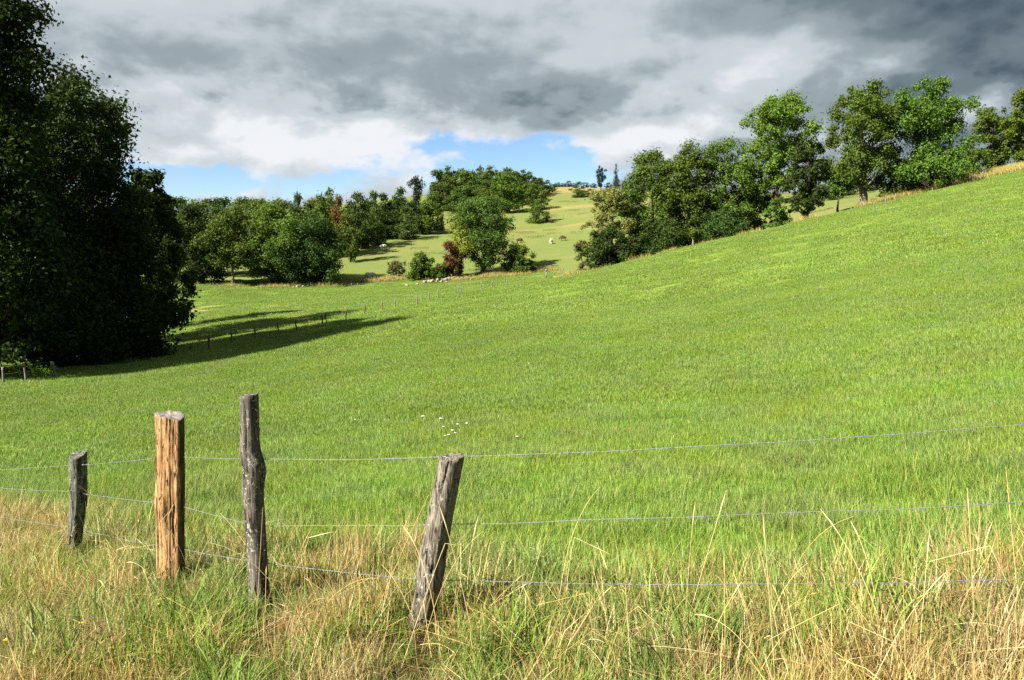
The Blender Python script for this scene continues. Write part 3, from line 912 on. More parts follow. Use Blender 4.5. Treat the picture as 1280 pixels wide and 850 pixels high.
far_tree('fir_tree', 'dark pointed fir on the skyline behind the willow', 770, 305, 204, 6, 'cone', 'fir')
for px, top in [(697, 228), (704, 229), (711, 226), (718, 229), (733, 228), (742, 229), (760, 228), (782, 226)]:
    far_tree('oak_tree', 'tiny tree of the hedge along the far skyline', px, 315, top, 6, 'bush', 'fir', 'hedge along the far skyline')
for px, Y, top, hw in [(1040, 128, 226, 14), (1062, 132, 224, 14), (1090, 134, 228, 12), (945, 140, 228, 18)]:
    far_tree('oak_tree', 'background tree seen through the gaps of the crest hedge', px, Y, top, hw, 'bush', 'far', 'trees behind the crest hedge')

# ------------------------------------------------------------------ the wire fence in front
M_POST_GREY = mat_wood('weathered_grey_wood', (0.020, 0.017, 0.013), (0.105, 0.090, 0.070), (0.27, 0.24, 0.19), 0.5)
M_POST_DARK = mat_wood('dark_lichened_wood', (0.014, 0.012, 0.010), (0.072, 0.063, 0.052), (0.21, 0.19, 0.155), 1.0)
M_POST_GREEN = mat_wood('algae_grey_wood', (0.016, 0.018, 0.014), (0.075, 0.080, 0.062), (0.19, 0.195, 0.16), 0.7)
M_POST_SPLIT = mat_wood('fresh_split_wood', (0.042, 0.014, 0.006), (0.245, 0.115, 0.044), (0.55, 0.37, 0.18), 0.0, bark=(0.045, 0.032, 0.024))
M_WIRE = mat_plain('galvanised_wire', (0.20, 0.215, 0.23), 0.55, 0.4, 0.3, 0.2, 60)
M_FARPOST = mat_plain('silvered_post_wood', (0.165, 0.15, 0.125), 0.85, 0.15, 0, 0.4, 9)
M_FARPOST_D = mat_plain('dark_post_wood', (0.075, 0.065, 0.05), 0.85, 0.15, 0, 0.4, 9)


def post_mesh(name, axis, radii, mat, seed, grooves=9, split=None, top_tilt=(0.1, 0.1), knots=()):
    """a hewn post: rings of uneven outline with checks and grain ridges running along it"""
    rng = np.random.default_rng(seed)
    nr_, ns = 90, 72
    ts = np.linspace(0, 1, nr_)
    axis = np.asarray(axis, float)
    ta = np.linspace(0, 1, len(axis))
    cx = np.stack([np.interp(ts, ta, axis[:, k]) for k in range(3)], -1)
    for _ in range(3):
        cx[1:-1] = (cx[:-2] + cx[1:-1] * 2 + cx[2:]) / 4
    R = np.interp(ts, np.linspace(0, 1, len(radii)), radii)
    a = np.linspace(0, 2 * math.pi, ns, endpoint=False)
    A, Tm = np.meshgrid(a, ts)
    L = np.linalg.norm(axis[-1] - axis[0])
    prof = 1 + 0.06 * np.sin(2 * A + rng.random() * 6) + 0.05 * np.sin(3 * A + 1.3 * Tm + rng.random() * 6)
    wav = (vnoise(A * 2.2, Tm * L * 5, seed, 2) - .5) * 0.10
    prof += wav * np.sin(A / 2) ** 2 * 2
    # checks: narrow dark splits that wander along the grain
    for g in range(grooves):
        a0 = rng.random() * 2 * math.pi
        wander = 0.10 * np.sin(Tm * rng.uniform(2, 7) + rng.random() * 6) + (vnoise(Tm * 9, Tm * 0 + g, seed + g, 2) - .5) * 0.15
        d = np.abs((A - a0 - wander + math.pi) % (2 * math.pi) - math.pi)
        t0, ln = rng.random(), rng.uniform(.25, .9)
        fade = sstep(ln / 2 - np.abs(Tm - t0), 0, 0.12)
        prof -= rng.uniform(.10, .24) * np.exp(-(d / rng.uniform(.045, .085)) ** 2) * fade
    ridg = (vnoise(A * 11, Tm * L * 1.6, seed + 50, 2) - .5) * 0.11
    prof += ridg
    for (kt, ka, kr, kh) in knots:
        d = np.abs((A - ka + math.pi) % (2 * math.pi) - math.pi)
        prof += kh * np.exp(-((Tm - kt) * L / kr) ** 2 - (d / .8) ** 2)
    colv = np.zeros((nr_, ns, 3))
    if split is not None:
        # cleft log: a flat torn face towards 'split' angle, bark left on the rest
        d = (A - split + math.pi) % (2 * math.pi) - math.pi
        flat = 0.62 / np.maximum(np.cos(d), 0.05)
        tear = (vnoise(A * 8, Tm * L * 1.1, seed + 9, 2) - .5) * 0.34 + (vnoise(A * 15, Tm * L * 2.2, seed + 19, 2) - .5) * 0.24
        prof = np.where(np.abs(d) < 1.25, np.minimum(prof, flat + tear), prof)
        colv[..., 0] = sstep(np.abs(d) + (vnoise(A * 4, Tm * 7, seed, 2) - .5) * .5, 1.0, 1.22)
    Rm = R[:, None] * prof
    V = np.stack([cx[:, 0:1] + np.cos(A) * Rm, cx[:, 1:2] + np.sin(A) * Rm, cx[:, 2:3] + 0 * A], -1)
    # sawn or weathered top, a little off square and worn
    last = V[-8:]
    w_ = np.linspace(0, 1, 8)[:, None]
    last[..., 2] += w_ * ((last[..., 0] - cx[-1, 0]) * top_tilt[0] + (last[..., 1] - cx[-1, 1]) * top_tilt[1]) + w_ * (vnoise(A[-8:] * 3, A[-8:] * 0 + 4, seed, 3) - .5) * R[-1] * .22
    VV = V.reshape(-1, 3)
    ii, jj = np.meshgrid(np.arange(nr_ - 1), np.arange(ns), indexing='ij')
    jn = (jj + 1) % ns
    q = np.stack([ii * ns + jj, ii * ns + jn, (ii + 1) * ns + jn, (ii + 1) * ns + jj], -1).reshape(-1, 4)
    # top face: inner rings then centre
    base = (nr_ - 1) * ns
    rim = V[-1]
    c0 = rim.mean(0)
    tops, faces, prev = [], [q], np.arange(ns) + base
    off = len(VV)
    for k, f in enumerate((0.93, 0.7, 0.4)):
        ring = c0 + (rim - c0) * f
        ring[:, 2] += (vnoise(ring[:, 0] * 60, ring[:, 1] * 60, seed + k, 2) - .5) * 0.012 - (0.004 if k else -0.002)
        tops.append(ring)
        cur = off + np.arange(ns)
        jj1 = np.arange(ns)
        jn1 = (jj1 + 1) % ns
        faces.append(np.stack([prev[jj1], prev[jn1], cur[jn1], cur[jj1]], -1))
        prev = cur
        off += ns
    tops.append(c0[None])
    tri_ = np.stack([prev, np.roll(prev, -1), np.full(ns, off)], -1)
    allV = np.vstack([VV] + tops)
    colA = np.zeros((len(allV), 3))
    colA[:len(VV)] = colv.reshape(-1, 3)
    colA[len(VV):, 1] = 1.0
    colA[len(VV) - ns:len(VV), 1] = 0.7
    return mesh_np(name, allV, [np.concatenate(faces), tri_], [mat], smooth=True, col=colA)


fence = tag(empty('barbed_wire_fence', spot(540, 4.6)), 'barbed wire fence of uneven wooden posts along the rough verge', 'fence')
FO = np.array(fence.location)


def ray_pt(px, py, Y):
    x_, y_, z_ = sight(px, py, Y)
    return np.array([x_, y_, EYE + z_])


def near_post(label, base, mids, top, Y0, Y1, radii, mat, seed, **kw):
    pts = [ray_pt(base[0], base[1], Y0)]
    n = len(mids) + 1
    for k, m_ in enumerate(mids):
        pts.append(ray_pt(m_[0], m_[1], Y0 + (Y1 - Y0) * (k + 1) / n))
    pts.append(ray_pt(top[0], top[1], Y1))
    pts = np.array(pts)
    foot = pts[0].copy()
    dirn = unit(pts[0] - pts[1])
    pts = np.vstack([pts[0] + dirn * 0.25, pts]) - foot
    me = post_mesh('post', pts, [radii[0]] + list(radii), mat, seed, **kw)
    o = link('post', me, fence, foot - FO)
    o['label'] = label
    return o


near_post('short weathered stake with a greenish bend in it', (92, 706), [(93, 668), (98, 630)], (97, 568), 7.8, 7.8, (.066, .070, .072, .078, .080), M_POST_GREEN, 5, grooves=10, top_tilt=(.1, .3))
near_post('thick cleft post of raw orange wood with a sloping grey top', (214, 731), [(213, 660), (213, 590)], (213, 519), 6.2, 6.2, (.106, .109, .112, .112, .111), M_POST_SPLIT, 6,
          grooves=16, split=math.radians(-98), top_tilt=(-.12, .10))
near_post('tallest post, slim and dark with pale lichen spots', (325, 764), [(321, 690), (316, 620), (317, 585), (312, 560)], (311, 494), 5.3, 5.3, (.072, .070, .071, .074, .078, .066, .063), M_POST_DARK, 7,
          grooves=9, top_tilt=(.15, .0), knots=((.70, -1.0, .10, .16), (.63, 0.2, .09, .10)))
near_post('grey cracked post leaning over to one side', (519, 810), [(535, 737), (541, 690), (549, 650)], (564, 571), 4.6, 4.55, (.072, .070, .080, .074, .068, .069), M_POST_GREY, 8,
          grooves=13, top_tilt=(.08, .1), knots=((.42, -1.9, .05, .12),))


def wire_mesh(name, ctrl, seed, gauge=0.0013):
    """two strands twisted together with a barb every hand's breadth"""
    rng = np.random.default_rng(seed)
    ctrl = np.array(ctrl)
    d = np.r_[0, np.cumsum(np.linalg.norm(np.diff(ctrl, axis=0), axis=1))]
    s = np.arange(0, d[-1], 0.012)
    P_ = np.stack([np.interp(s, d, ctrl[:, k]) for k in range(3)], -1)
    # slack between the posts
    for k in range(len(ctrl) - 1):
        m_ = (s >= d[k]) & (s < d[k + 1])
        u = (s[m_] - d[k]) / (d[k + 1] - d[k])
        P_[m_, 2] -= 4 * u * (1 - u) * min(0.02, 0.006 * (d[k + 1] - d[k]))
    P_[:, 2] += (vnoise(s * 1.7, s * 0, seed, 2) - .5) * 0.014
    P_[:, 1] += (vnoise(s * 1.7, s * 0 + 3, seed + 1, 2) - .5) * 0.014
    T = Tubes()
    ph = s / 0.055 * 2 * math.pi
    for o_ in (0, math.pi):
        off = np.stack([0 * s, np.cos(ph + o_), np.sin(ph + o_)], -1) * gauge * 0.85
        T.tube(P_ + off, gauge, 5, cap=False)
    for b in np.arange(rng.uniform(0, .1), d[-1] - .02, 0.115):
        c = np.array([np.interp(b, s, P_[:, k]) for k in range(3)])
        for q in range(2):
            v = unit(np.array([rng.normal() * .35, rng.normal(), rng.normal()]))
            T.tube([c - v * .013, c + v * .013], [gauge * .75, gauge * .75], 4, cap=False)
        T.tube([c - [.006, 0, 0], c + [.006, 0, 0]], [gauge * 2.1] * 2, 6, cap=False)
    return T.mesh(name, [M_WIRE])


WIRES = [
    [(-420, 560, 13.4), (-60, 588, 9.6), (93, 581, 7.90), (212, 570, 6.33), (311, 574, 5.39), (562, 571, 4.68), (900, 556, 4.36), (1280, 530, 4.22), (1700, 500, 4.1)],
    [(-420, 575, 13.4), (-60, 604, 9.6), (96, 615, 7.90), (212, 629, 6.33), (318, 656, 5.39), (548, 655, 4.68), (900, 644, 4.36), (1280, 627, 4.22), (1700, 606, 4.1)],
    [(-420, 600, 13.4), (-60, 634, 9.6), (98, 661, 7.90), (212, 684, 6.33), (320, 702, 5.39), (536, 725, 4.68), (900, 730, 4.36), (1280, 724, 4.22), (1700, 716, 4.1)],
]
for k, wpts in enumerate(WIRES):
    c_ = [ray_pt(*w_) - FO for w_ in wpts]
    o = link('barbed_wire', wire_mesh('barbed_wire', c_, 30 + k), fence)
    # staples that hold the strand to each post
    for w_ in wpts[2:6]:
        T = Tubes()
        c0 = ray_pt(*w_) - FO
        T.tube([c0 + [-.005, -.04, -.012], c0 + [-.004, .004, -.012], c0 + [0, .007, 0], c0 + [.004, .004, .012], c0 + [.005, -.04, .012]], .0021, 5)
        link('staple', T.mesh('staple', [M_WIRE]), o)


# ------------------------------------------------------------------ far fences, stones, sheep
def stake_mesh(name, mat, seed):
    T = Tubes()
    rng = np.random.default_rng(seed)
    zs = np.linspace(-0.25, 1.0, 7)
    w_ = np.cumsum(rng.normal(size=(7, 2)) * 0.012, 0)
    T.tube(np.c_[w_, zs], 0.055 * (1 + .12 * rng.normal(size=7)), 7)
    return T.mesh(name, [mat])


STAKES = [stake_mesh('stake', M_FARPOST, 1), stake_mesh('stake', M_FARPOST, 2), stake_mesh('stake_dark', M_FARPOST_D, 3)]


def stake_fence(label, spots, y0=30.0, wires=(0.4, 0.75), name='field_fence'):
    pts = [(on_ground(a, b, y0), hpx, dark) for a, b, hpx, dark in spots]
    root = tag(empty(name, pts[0][0]), label, 'fence')
    o0 = Vector(root.location)
    rng = random.Random(len(spots))
    for p, hpx, dark in pts:
        o = link('post', STAKES[2] if dark else STAKES[rng.randrange(2)], root, p - o0)
        hgt = hpx / F_PX * p.y
        wid = rng.uniform(.7, 1.0)
        o.scale = (wid, wid, max(0.7, hgt))
        o.rotation_euler = (rng.uniform(-.07, .07), rng.uniform(-.09, .09), rng.random() * 6)
    for wz in wires:
        T = Tubes()
        T.tube([np.array(p - o0) + [0, 0, wz] for p, _, _ in pts], .004, 4)
        link('wire', T.mesh('wire', [M_WIRE]), root)
    return root


stake_fence('old stake fence running down the dip between field and pasture',
            [(262, 436, 6, 1), (290, 430, 7, 1), (319, 424, 6, 1), (348, 417, 5, 1), (370, 414, 9, 1), (403, 405, 8, 1), (408, 405, 6, 1), (433, 400, 8, 1), (456, 393, 8, 1), (478, 388, 7, 0),
             (494, 385, 9, 0), (521, 381, 12, 0), (536, 376, 7, 0), (548, 373, 9, 0), (573, 369, 5, 0), (577, 369, 9, 0), (602, 363, 6, 0), (615, 361, 8, 0), (633, 357, 6, 0), (655, 353, 7, 0)], 30)
stake_fence('stake fence at the foot of the sheep pasture below the bank',
            [(440, 361, 7, 0), (447, 361, 7, 0), (468, 361, 7, 0), (489, 359, 6, 0), (510, 358, 6, 0)], 95)
stake_fence('short fence of stakes around the wide round bush', [(688, 279, 6, 0), (696, 276, 6, 0), (704, 274, 6, 0), (714, 271, 6, 0)], 150, (0.4,))
stake_fence('stakes behind the clean pale trunk in the hedge gap', [(1093, 263, 7, 0), (1107, 258, 6, 0), (1120, 252, 6, 0)], 60, (0.4, .8))
stake_fence('stakes on the dry bank under the small dull green tree', [(1212, 229, 0, 0), (1228, 224, 7, 0), (1249, 218, 7, 0), (1264, 214, 7, 0)], 60, (0.4, .8))
stake_fence('stakes half sunk behind the brow beside the gate post', [(668, 349, 6, 0), (693, 346, 6, 0), (702, 344, 5, 0), (752, 335, 5, 0)], 60, (0.4,))
stake_fence('pale stakes in front of the huge dark oak', [(4, 480, 20, 0), (33, 476, 24, 0), (65, 472, 12, 0), (70, 472, 9, 0)], 20, (0.4, .7))

# gate post with a pale box on top at the brow
gp = on_ground(683, 347, 60)
T = Tubes()
T.tube([(0, 0, -.2), (0.01, 0, .9)], [.11, .10], 8)
T.tube([(0, 0, .88), (0, 0, 1.12)], [.19, .17], 6)
gate = tag(link('gate_post', T.mesh('gate_post', [M_FARPOST]), None, gp), 'stout pale gate post with a thicker head at the brow of the field', 'post')

M_STONE = mat_plain('pale_granite', (0.25, 0.215, 0.175), 0.9, 0.2, 0, 0.35, 3.0)


def stone_mesh(seed):
    rng = np.random.default_rng(seed)
    v, f = [], []
    n1, n2 = 5, 8
    for a in range(n1):
        th = math.pi * (a + .5) / n1
        for b in range(n2):
            p = 2 * math.pi * b / n2
            r = 1 + rng.normal() * .14
            v.append((r * math.sin(th) * math.cos(p), r * math.sin(th) * math.sin(p), r * math.cos(th) * .8))
    for a in range(n1 - 1):
        for b in range(n2):
            f.append((a * n2 + b, (a + 1) * n2 + b, (a + 1) * n2 + (b + 1) % n2, a * n2 + (b + 1) % n2))
    v += [(0, 0, .85), (0, 0, -.8)]
    t = [(len(v) - 2, b, (b + 1) % n2) for b in range(n2)] + [(len(v) - 1, (n1 - 1) * n2 + (b + 1) % n2, (n1 - 1) * n2 + b) for b in range(n2)]
    return mesh_np('stone', np.array(v), [np.array(f), np.array(t)], [M_STONE])


STONES = [stone_mesh(s) for s in range(6)]


def stone_heap(label, spots, y0=95):
    ps = [(on_ground(a, b, y0), w_) for a, b, w_ in spots]
    root = tag(empty('stone_heap', ps[0][0]), label, 'stones')
    rng = random.Random(len(spots) * 7)
    for p, w_ in ps:
        r = w_ / F_PX * p.y * 0.5
        o = link('stone', rng.choice(STONES), root, p - Vector(root.location) + Vector((0, 0, r * .45)))
        o.scale = (r * rng.uniform(.6, 1.25), r * rng.uniform(.6, 1.1), r * rng.uniform(.45, 1.0))
        o.rotation_euler = (rng.uniform(-.6, .6), rng.uniform(-.6, .6), rng.random() * 6)
    return root


stone_heap('heap of white stones beside the rust red shrub', [(531, 354, 6), (536, 353, 5), (540, 353, 7), (548, 351, 6), (553, 351, 6), (557, 351, 6), (561, 350, 6), (563, 349, 6), (567, 349, 6), (573, 349, 5), (552, 353, 5), (546, 353, 4), (558, 353, 4), (509, 358, 5), (522, 356, 4)])
stone_heap('tumbled stones under the broad oak of the clump', [(326, 355, 5), (329, 356, 5), (333, 355, 5), (336, 355, 4), (344, 357, 4), (348, 358, 4), (356, 358, 5), (361, 358, 4)])
stone_heap('few pale stones under the round dense oak', [(372, 359, 5), (375, 358, 4), (379, 359, 4), (367, 360, 3)])

M_WOOL = mat_plain('sheep_wool', (0.62, 0.57, 0.48), 0.95, 0.05, 0, 0.15, 12)
M_WOOL_D = mat_plain('dark_wool', (0.075, 0.05, 0.035), 0.95, 0.05, 0, 0.25, 12)


def sheep_mesh(mat, graze=True):
    """one continuous skinned body"""
    v = [(0, 0, .62), (.30, 0, .66), (.46, 0, .68), (.60, 0, .50 if graze else .82), (.76, 0, .22 if graze else .88), (-.30, 0, .64), (-.46, 0, .60), (-.52, 0, .42)]
    e = [(0, 1), (1, 2), (2, 3), (3, 4), (0, 5), (5, 6), (6, 7)]
    r = [.25, .24, .17, .10, .065, .25, .15, .035]
    for x, par in ((.32, 1), (-.32, 5)):
        for y in (-.13, .13):
            k = len(v)
            v += [(x, y, .38), (x + (-.03 if x < 0 else .01), y, .20), (x, y, 0.02)]
            e += [(par, k), (k, k + 1), (k + 1, k + 2)]
            r += [.10, .045, .04]
    me = bpy.data.meshes.new('sheep_skeleton')
    me.from_pydata(v, e, [])
    ob = bpy.data.objects.new('sheep_tmp', me)
    COL.objects.link(ob)
    md = ob.modifiers.new('skin', 'SKIN')
    for k, sv in enumerate(me.skin_vertices[0].data):
        sv.radius = (r[k], r[k])
    me.skin_vertices[0].data[0].use_root = True
    ob.modifiers.new('sub', 'SUBSURF').levels = 1
    dg = bpy.context.evaluated_depsgraph_get()
    out = bpy.data.meshes.new_from_object(ob.evaluated_get(dg))
    bpy.data.objects.remove(ob)
    out.materials.clear()
    out.materials.append(mat)
    out.polygons.foreach_set('use_smooth', np.ones(len(out.polygons), bool))
    return out


SHEEP_W, SHEEP_D = sheep_mesh(M_WOOL), sheep_mesh(M_WOOL_D)
for px, py, me, rz, lab in [(479, 312, SHEEP_W, .3, 'cream sheep grazing alone in the upper pasture'), (461, 349, SHEEP_W, 2.6, 'white sheep by the fence bank at the foot of the pasture'),
                            (464, 349, SHEEP_W, .2, 'white sheep grazing close behind the one by the fence bank'), (689, 305, SHEEP_W, 1.3, 'white sheep facing away on the pasture beside the lone tree'),
                            (649, 304, SHEEP_D, .2, 'brown sheep grazing just clear of the lone tree'), (704, 301, SHEEP_D, 3.0, 'brown sheep grazing near the straw coloured shrub')]:
    p = on_ground(px, py, 119)
    s = tag(link('sheep', me, None, p), lab, 'sheep', 'sheep on the grazed hill')
    s.rotation_euler = (0, 0, rz)
    s.scale = (1.15,) * 3

# ------------------------------------------------------------------ grass blades, grown in small sods that are repeated over the land
GREEN = [(0.180, 0.315, 0.036), (0.225, 0.370, 0.048), (0.270, 0.405, 0.060), (0.145, 0.260, 0.034)]
LUSH = [(0.100, 0.195, 0.026), (0.150, 0.260, 0.037), (0.205, 0.305, 0.052)]
YELLOW = [(0.400, 0.380, 0.095), (0.340, 0.360, 0.078)]
STRAW = [(0.55, 0.41, 0.125), (0.66, 0.52, 0.190), (0.36, 0.250, 0.075), (0.76, 0.63, 0.30)]
BROWN = [(0.30, 0.185, 0.065), (0.37, 0.245, 0.09), (0.21, 0.12, 0.042)]


def blades(rng, n, size, h, w, pal, bend=(0.2, 0.9), lean=0.25, segs=3, round_=False, kink=0.0, base_dark=0.55):
    """n curved tapering blades on a square or round sod; returns verts, quads, colours"""
    if round_:
        r_ = size * np.sqrt(rng.random(n)) * .5
        a_ = rng.random(n) * 6.283
        x, y = r_ * np.cos(a_), r_ * np.sin(a_)
    else:
        x, y = (rng.random(n) - .5) * size, (rng.random(n) - .5) * size
    H = rng.uniform(h[0], h[1], n)
    Wd = rng.uniform(w[0], w[1], n)
    th = rng.random(n) * 6.283
    dirv = np.stack([np.cos(th), np.sin(th)], -1)
    bd = rng.uniform(bend[0], bend[1], n)
    ln = rng.normal(size=n) * lean
    tw = th + math.pi / 2 + rng.normal(size=n) * .6
    side = np.stack([np.cos(tw), np.sin(tw)], -1)
    t = np.linspace(0, 1, segs + 1)
    kk = (rng.random(n) < kink) * rng.uniform(.6, 1.6, n)
    kt = rng.uniform(.35, .8, n)
    V = np.zeros((n, segs + 1, 2, 3))
    for i_, ti in enumerate(t):
        # arc of rising angle
        phi = ln + bd * ti
        over = np.maximum(ti - kt, 0) * kk
        hor_ = H * (np.sin(ln) * ti + bd * ti * ti * .5 * np.cos(ln)) + H * over
        ver = H * ti * np.cos(np.clip(ln + bd * ti * .5, -1.45, 1.45)) - H * over * .8
        wdt = Wd * (1 - ti ** 1.6) * .5 + 0.0003
        for sgn in (0, 1):
            V[:, i_, sgn, 0] = x + dirv[:, 0] * hor_ + side[:, 0] * wdt * (1 if sgn else -1)
            V[:, i_, sgn, 1] = y + dirv[:, 1] * hor_ + side[:, 1] * wdt * (1 if sgn else -1)
            V[:, i_, sgn, 2] = np.maximum(ver, 0.004) - 0.01 * (i_ == 0)
    k = np.arange(n)[:, None, None] * (segs + 1) * 2
    i_ = np.arange(segs)[None, :, None] * 2
    q = (k + i_ + np.array([0, 1, 3, 2])[None, None, :]).reshape(-1, 4)
    pal = np.array(pal)
    c = pal[rng.integers(0, len(pal), n)] * rng.uniform(.8, 1.2, (n, 1))
    sh = base_dark + (1 - base_dark) * t ** .7  # colour darkens towards the root, painting the shade between blades
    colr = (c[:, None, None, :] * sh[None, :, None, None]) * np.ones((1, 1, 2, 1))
    return V.reshape(-1, 3), q, colr.reshape(-1, 3)


def sod(name, seed, parts):
    rng = np.random.default_rng(seed)
    Vs, Qs, Cs, n0 = [], [], [], 0
    for kw in parts:
        v, q, c = blades(rng, **kw)
        Vs.append(v)
        Qs.append(q + n0)
        Cs.append(c)
        n0 += len(v)
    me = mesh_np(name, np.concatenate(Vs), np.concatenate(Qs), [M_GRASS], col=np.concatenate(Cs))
    return bpy.data.objects.new(name, me)


def scatter(name, label, kinds, pts, rot, scl, idx):
    """one object that repeats the sods at the given spots"""
    coll = bpy.data.collections.new(name + '_sods')
    for k, ob in enumerate(kinds):
        ob.name = '%s_%02d' % (name, k)
        coll.objects.link(ob)
    me = bpy.data.meshes.new(name)
    me.vertices.add(len(pts))
    me.vertices.foreach_set('co', np.asarray(pts, np.float32).ravel())
    for an, ty, val, key in (('rot', 'FLOAT_VECTOR', rot, 'vector'), ('scl', 'FLOAT_VECTOR', scl, 'vector'), ('idx', 'INT', idx, 'value')):
        at_ = me.attributes.new(an, ty, 'POINT')
        at_.data.foreach_set(key, np.asarray(val, np.int32 if ty == 'INT' else np.float32).ravel())
    ob = tag(link(name, me), label, kind='stuff')
    ng = bpy.data.node_groups.new(name, 'GeometryNodeTree')
    ng.interface.new_socket('Geometry', in_out='INPUT', socket_type='NodeSocketGeometry')
    ng.interface.new_socket('Geometry', in_out='OUTPUT', socket_type='NodeSocketGeometry')
    N = ng.nodes
    gi, go = N.new('NodeGroupInput'), N.new('NodeGroupOutput')
    ci = N.new('GeometryNodeCollectionInfo')
    ci.inputs['Collection'].default_value = coll
    ci.inputs['Separate Children'].default_value = True
    ci.inputs['Reset Children'].default_value = True
    ip = N.new('GeometryNodeInstanceOnPoints')
    ip.inputs['Pick Instance'].default_value = True

    def attr(an, ty):
        nd = N.new('GeometryNodeInputNamedAttribute')
        nd.data_type = ty
        nd.inputs[0].default_value = an
        return nd.outputs[0]
    e2r = N.new('FunctionNodeEulerToRotation')
    L_ = ng.links
    L_.new(gi.outputs[0], ip.inputs['Points'])
    L_.new(ci.outputs[0], ip.inputs['Instance'])
    L_.new(attr('idx', 'INT'), ip.inputs['Instance Index'])
    L_.new(attr('rot', 'FLOAT_VECTOR'), e2r.inputs[0])
    L_.new(e2r.outputs[0], ip.inputs['Rotation'])
    L_.new(attr('scl', 'FLOAT_VECTOR'), ip.inputs['Scale'])
    L_.new(ip.outputs[0], go.inputs[0])
    ob.modifiers.new('sods', 'NODES').node_group = ng
    return ob


def lay(rng, x, y, yaw=None):
    """ground heights and tilts so that sods lie on the slope"""
    e = 0.5
    z = ground_z(x, y)
    gxs = (ground_z(x + e, y) - ground_z(x - e, y)) / (2 * e)
    gys = (ground_z(x, y + e) - ground_z(x, y - e)) / (2 * e)
    yaw = rng.random(len(x)) * 6.283 if yaw is None else yaw
    rot = np.empty((len(x), 3))
    for k in range(len(x)):
        nrm = Vector((-gxs[k], -gys[k], 1)).normalized()
        qd = Vector((0, 0, 1)).rotation_difference(nrm)
        rot[k] = (qd.to_matrix() @ Matrix.Rotation(yaw[k], 3, 'Z')).to_euler()
    return np.c_[x, y, z], rot


def in_view(x, y, m=0.06):
    return (y > 1.2) & (np.abs(x / np.maximum(y, .1)) < 0.638 + m + 0.6 / np.maximum(y, .5))


def jgrid(rng, x0, x1, y0, y1, step):
    gx_, gy_ = np.meshgrid(np.arange(x0, x1, step), np.arange(y0, y1, step))
    gx_ = gx_.ravel() + (rng.random(gx_.size) - .5) * step
    gy_ = gy_.ravel() + (rng.random(gy_.size) - .5) * step
    return gx_, gy_


def post_clear(px, y):
    """grass is thinner and trodden at the foot of each post"""
    f = np.ones(len(px))
    for p0, d0 in ((93, 7.8), (214, 6.2), (324, 5.3), (522, 4.6)):
        near = np.exp(-((px - p0 + 4) / (170 / d0)) ** 2) * sstep(y, d0 - 1.5, d0 - 1.0) * sstep(-y, -d0 - .25, -d0)
        f = np.minimum(f, 1 - .74 * near)
    return f


rng = np.random.default_rng(77)
# --- field grass, near / middle / far
GREEN_B = [tuple(v * 1.15 for v in c) for c in GREEN]
near_kinds = [sod('sod', 200 + k, [dict(n=420, size=.62, h=(.04, .12), w=(.0035, .0065), pal=GREEN_B, lean=.6),
                                   dict(n=70, size=.62, h=(.06, .16), w=(.003, .005), pal=LUSH, lean=.5),
                                   dict(n=40, size=.62, h=(.04, .13), w=(.003, .005), pal=YELLOW + STRAW[:1], lean=.8)]) for k in range(4)]
near_kinds += [sod('sod', 210 + k, [dict(n=300, size=.62, h=(.08, .22), w=(.004, .007), pal=LUSH + GREEN_B[:2], lean=.45, bend=(.4, 1.5)),
                                    dict(n=40, size=.62, h=(.1, .3), w=(.003, .005), pal=YELLOW, lean=.4)]) for k in range(2)]
x, y = jgrid(rng, -13, 13, 4.2, 17, .30)
fy = fence_y(x)
k_ = in_view(x, y) & (y > fy + .15) & (np.hypot(x, y) < 16.5)
x, y = x[k_], y[k_]
P_, rot = lay(rng, x, y)
lush = sstep(vnoise(x / 1.3, y / 1.3, 61, 3), .50, .66) * (1 - sstep(y - fence_y(x), 1.5, 7))
tall_n = rng.random(len(x)) < lush + .05
idx = np.where(tall_n, 4 + rng.integers(0, 2, len(x)), rng.integers(0, 4, len(x)))
s_ = rng.uniform(.8, 1.2, len(x)) * (1 + .25 * (1 - sstep(y - fence_y(x), 0, 3)))
scatter('field_grass', 'short bright green grass of the field just behind the wire fence', near_kinds, P_, rot, np.c_[s_ * 1.05, s_ * 1.05, s_], idx)

mid_kinds = [sod('sod', 220 + k, [dict(n=900, size=1.3, h=(.05, .12), w=(.006, .011), pal=GREEN, lean=.6, segs=2),
                                  dict(n=70, size=1.3, h=(.06, .15), w=(.008, .012), pal=LUSH, lean=.5, segs=2),
                                  dict(n=50, size=1.3, h=(.05, .13), w=(.007, .010), pal=YELLOW + YELLOW + STRAW[:1], lean=.5, segs=2)]) for k in range(5)]
x, y = jgrid(rng, -28, 28, 10, 42, .70)
r_ = np.hypot(x, y)
k_ = in_view(x, y) & (r_ > 14.5 + rng.random(len(x)) * 2) & (r_ < 41)
x, y = x[k_], y[k_]
P_, rot = lay(rng, x, y)
s_ = rng.uniform(.8, 1.2, len(x))
scatter('field_grass', 'short bright green grass in the middle of the sloping field', mid_kinds, P_, rot, np.c_[s_, s_, s_], rng.integers(0, 5, len(x)))

